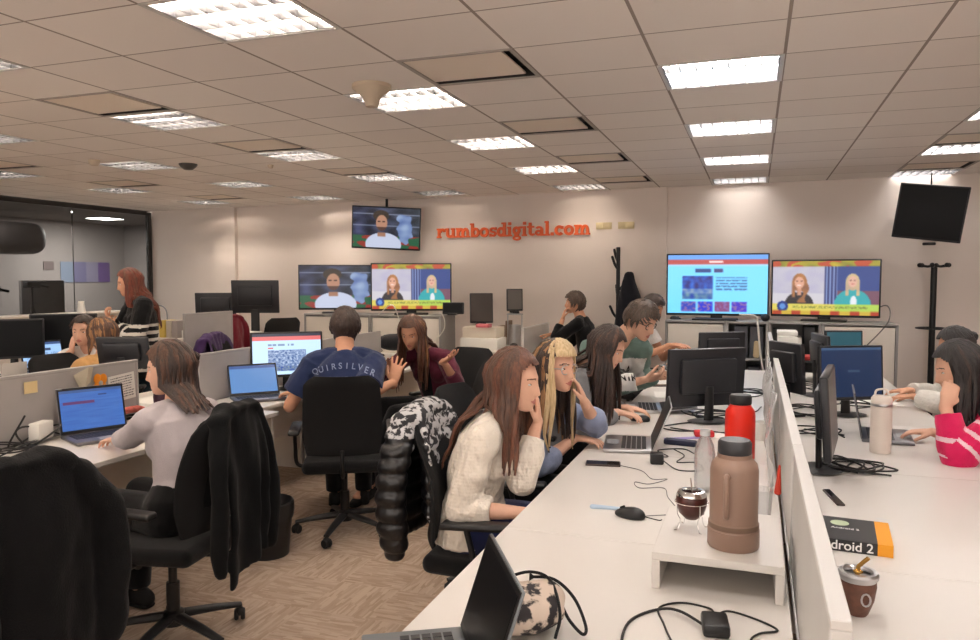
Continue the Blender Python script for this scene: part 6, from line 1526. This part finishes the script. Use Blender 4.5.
# woman in grey longsleeve, left
LGS = fabric('pale_grey_jersey', 190, 182, 186, noise=0.05)
person('woman in pale grey longsleeve with half tied brown hair typing on the lit laptop', (-2.34, 2.60, 0.56), 172, (-2.45, 2.69, 1.015), (-2.51, 2.72, 1.165), (202, -8),
       dict(w=(-2.885, 3.02, 0.79), d=(-1, 0.12, -0.1), n=(0, 0, 1), hint=(0.1, 0.5, -1), curl=0.4), dict(w=(-2.91, 2.80, 0.79), d=(-1, 0.28, -0.1), n=(0, 0, 1), hint=(0.1, -0.6, -1), curl=0.4),
       top=dict(mats=[LGS], sleeve=0.50, fold=0.004, crop=True), hair=dict(m=H_BROWN, mats=[H_DARK], len=0.15, style='half', front=70, open=84, n=64, thick=0.014, pick=lambda a, u, r: 1 if r.random() < 0.5 else 0), sk=SK_A)
for q in list(COL.objects):
    if q.get('label', '').startswith('woman in pale grey'):
        g = G(); c = V((-2.42, 2.77, 1.215)) - V(q.location); rn = random.Random(3)
        for i in range(8):
            ax = V((rn.random() - .5, rn.random() - .5, rn.random() - .5)).normalized(); g.tube([c + (M.Rotation(t * 2 * pi / 10, 3, ax) @ (ax.orthogonal().normalized() * 0.018)) for t in range(11)], (0.012, 0.009), n=6)
        g.build('hair_bun', H_DARK, q)
# man in navy t shirt
NVY = fabric('navy_tee', 40, 52, 88, noise=0.10)
PM = person('man in navy t-shirt with lettering across the back, hand raised', (-2.42, 4.10, 0.57), 118, (-2.50, 4.24, 1.10), (-2.535, 4.31, 1.255), (112, -8),
       dict(w=(-2.20, 4.34, 0.90), d=(0.15, 0.25, 1), n=(0.3, -1, 0.1), hint=(0.9, -0.1, -1), curl=0.15, side=1, spread=1.5), dict(w=(-2.92, 4.30, 0.80), d=(-1, 0.4, -0.1), n=(0, 0, 1), hint=(-0.5, -0.3, -1)),
       top=dict(mats=[NVY], sleeve=0.23, loose=0.014, off=0.018, fold=0.006, name='t_shirt'), hair=dict(m=H_DARK, style='short', thick=0.016, n=300), sk=SK_B, fem=False, s=1.02)
LT = mat('faded_print', rgb(128, 140, 170), 0.8)
bk = PM['sf']; lt = -PM['sl']     # seen from behind, text runs to his right
lt = V((bk.y, -bk.x, 0)).normalized()
def arc_text(body, rad, size, width, zc):
    n = len(body)
    for i, ch in enumerate(body):
        if ch == ' ': continue
        t = (i / (n - 1) - 0.5) * width; a = t / rad
        me = text_mesh(ch, size)
        for v in me.vertices:
            x, y = v.co.x, v.co.y; v.co = V((rad * sin(a) + x * cos(a) + y * sin(a), rad * cos(a) - rad - x * sin(a) + y * cos(a), 0))
        decal(PM['top'], 'print_letter', me, LT, PM['N'] + V((0, 0, zc)) - bk * 0.25, lt, (0, 0, 1), bk, PM['root'])
arc_text('QUIRSILVER', 0.42, 0.050, 0.37, -0.075)
arc_text('MOUNTAIN', 2.0, 0.034, 0.22, -0.150)
# woman in burgundy
BUR = fabric('burgundy_knit', 98, 36, 56, noise=0.18); BKT = fabric('black_top', 24, 24, 28)
def bur_fn(c, k): return 1 if (abs((c - k['N']).dot(k['l'])) < 0.05 and k['nrm'].dot(k['f']) > 0.25) else 0
person('woman in burgundy cardigan gesturing with both hands, head bowed', (-2.26, 5.28, 0.58), -88, (-2.32, 5.10, 1.04), (-2.37, 4.98, 1.18), (-86, -24),
       dict(w=(-2.49, 4.78, 0.92), d=(0.35, -0.55, 0.7), n=(-0.3, 0.8, 0.5), hint=(-0.9, 0.1, -0.7), curl=0.2, spread=1.5), dict(w=(-2.07, 4.86, 0.985), d=(0.75, -0.35, 0.35), n=(0.1, 0.3, -1), hint=(0.5, 0.2, -1), side=-1, curl=0.3, spread=1.6),
       top=dict(mats=[BUR, BKT], fn=bur_fn, sleeve={'R': 0.44, 'L': 0.42}, loose=0.01, name='cardigan'), hair=dict(m=H_BROWN, mats=[H_AUB, H_TIP], len=0.36, front=120, open=52, pick=lambda a, u, r: 1 if r.random() < 0.5 else (2 if r.random() < 0.2 else 0), bangs=True, bangend=40),
       sk=SK_B, vox=0.0058, knees=((-2.60, 4.98, 0.62), (-2.42, 4.80, 0.60)), feet=((-2.62, 4.86, 0.12), (-2.58, 4.66, 0.12)))
# standing woman
BW1 = fabric('black_stripe_knit', 22, 22, 24); BW2 = fabric('white_stripe_knit', 232, 228, 220, noise=0.03)
def str_fn(c, k):
    for S, E, W in k['segs']:
        for A, B, off in ((S, E, 0), (E, W, (E - S).length)):
            L = (B - A).length; t = (c - A).dot((B - A).normalized())
            if 0.05 < t < L + 0.01 and (c - (A + (B - A) * (t / L))).length < 0.072 and (off or c.z < k['N'].z - 0.10):
                tt = t + off
                if tt < 0.14: return 0
                return 1 if ((tt - 0.14) % 0.062) < 0.026 else 0
    z = k['N'].z - c.z
    if z < 0.22: return 0
    return 1 if ((z - 0.22) % 0.066) < 0.028 and z < 0.66 else 0
person('woman with long auburn hair in black and white striped sweater standing', (-5.26, 5.34, 0.87), 238, (-5.27, 5.33, 1.385), (-5.305, 5.28, 1.535), (222, -14),
       dict(w=(-5.42, 5.15, 1.19), d=(-0.2, -0.3, 1), n=(-0.5, -0.8, 0.2), hint=(-0.6, 0.3, -1), curl=0.9), dict(w=(-5.34, 5.10, 1.15), d=(-0.8, 0.3, 0.5), n=(-0.5, -0.8, 0.3), hint=(0.7, -0.2, -1), curl=0.8),
       top=dict(mats=[BW1, BW2], fn=str_fn, sleeve=0.50, off=0.022, loose=0.014, vox=0.0062, len=0.10, name='sweater'), hair=dict(m=H_RED, mats=[H_AUB], len=0.36, front=60, open=75, pick=lambda a, u, r: 1 if r.random() < 0.4 else 0), sk=SK_B, stand=True, s=1.04,
       pants=fabric('dark_teal_jeans', 26, 44, 54), vox=0.006)
# two seated far left
person('woman far left resting her chin on her hand beside the laptop', (-5.12, 4.76, 0.56), -50, (-5.12, 4.64, 1.00), (-5.07, 4.56, 1.15), (-66, -4),
       dict(w=(-5.14, 4.50, 0.99), d=(0.1, 0.1, 1), n=(-0.3, -1, 0), hint=(-0.6, -0.5, -0.8), side=1, curl=0.6), dict(w=(-4.86, 4.45, 0.80), d=(0.4, -1, 0), n=(0, 0, 1), hint=(0.7, 0, -1)),
       top=dict(mats=[fabric('white_tee', 232, 228, 224)], sleeve=0.2, name='t_shirt'), hair=dict(m=H_DARK, style='bun', bunpos=(-0.10, 0, 0.04)), sk=SK_A, vox=0.006)
person('brown haired woman in beige top with her back to the room, far left', (-4.44, 4.16, 0.56), 168, (-4.52, 4.22, 1.00), (-4.56, 4.27, 1.155), (175, -14),
       dict(w=(-4.86, 4.44, 0.86), d=(-1, 0, 0), n=(0, 0, 1), hint=(0.1, 0.6, -1)), dict(w=(-4.86, 4.14, 0.84), d=(-1, 0, 0), n=(0, 0, 1), hint=(0.1, -0.6, -1)),
       top=dict(mats=[fabric('beige_knit', 206, 160, 104)], sleeve=0.48), hair=dict(m=H_BROWN, mats=[H_TIP], len=0.13, front=95, open=60, pick=lambda a, u, r: 1 if r.random() < 0.3 else 0), sk=SK_A, vox=0.006)
# person cut by the left edge
person('person cut off by the left picture edge with long dark reddish hair', (-2.30, 1.58, 0.56), 172, (-2.42, 1.56, 1.0), (-2.52, 1.56, 1.14), (172, -20),
       dict(w=(-2.86, 1.80, 0.79), d=(-1, 0, 0), n=(0, 0, 1), hint=(0.1, 0.6, -1)), dict(w=(-2.86, 1.50, 0.79), d=(-1, 0, 0), n=(0, 0, 1), hint=(0.1, -0.6, -1)),
       top=dict(mats=[BKT], sleeve=0.49), hair=dict(m=hairmat('mahogany_hair', (46, 24, 22), (70, 38, 32)), len=0.26, front=80), sk=SK_A, vox=0.006)

# ------------------------------------------------------------ jackets on the chairs
BJ1 = fabric('matte_black_jacket', 15, 15, 17, bscale=200, sheen=0.05); BJ2 = fabric('soft_black_jacket', 12, 13, 15, bscale=200, sheen=0.05)
jacket(-2.36, 2.54, 188, [BJ2], 'long black jacket draped over the chair of the woman in grey', zb=0.36, zf=0.66, top=1.04, skew=-0.05, hw=0.165, sl=0.40, seed=2, slw=0.040, flare=-0.01)
jacket(-2.22, 1.50, 172, [BJ1], 'large black jacket covering the chair in the near left corner', zb=0.52, zf=0.70, top=1.07, hw=0.23, sl=0.50, flare=0.06, seed=5, fold=0.024, skew=0.05)
PUF = mat('shiny_black_puffer', rgb(14, 14, 17), 0.32, spec=0.6, bump=0.3, bscale=40); LIN = pprint('grey_white_black_print', (196, 196, 198), (34, 34, 38), 34, 0.50)
def puf_fn(c, n): return 1 if (c.z > 0.95 or (n.x > 0.3 and c.x > -0.275)) else 0
jacket(-0.99, 2.86, 2, [PUF, LIN], 'black padded jacket with white patterned lining over a chair', zb=0.50, zf=0.62, top=1.05, hw=0.19, sl=0.50, quilt=0.062, fn=puf_fn, seed=9, slw=0.062, flare=0.03)
jacket(-4.62, 6.0, 20, [fabric('purple_cloth', 66, 42, 88)], 'purple jacket thrown over a chair behind the left divider', zb=0.55, zf=0.65, top=1.03, hw=0.30, sl=0.5, seed=3)
jacket(-6.5, 7.7, 180, [fabric('dark_red_cloth', 120, 28, 44)], 'dark red jacket over a chair near the glass corner', zb=0.55, zf=0.65, top=1.10, hw=0.26, sl=0.5, seed=4)
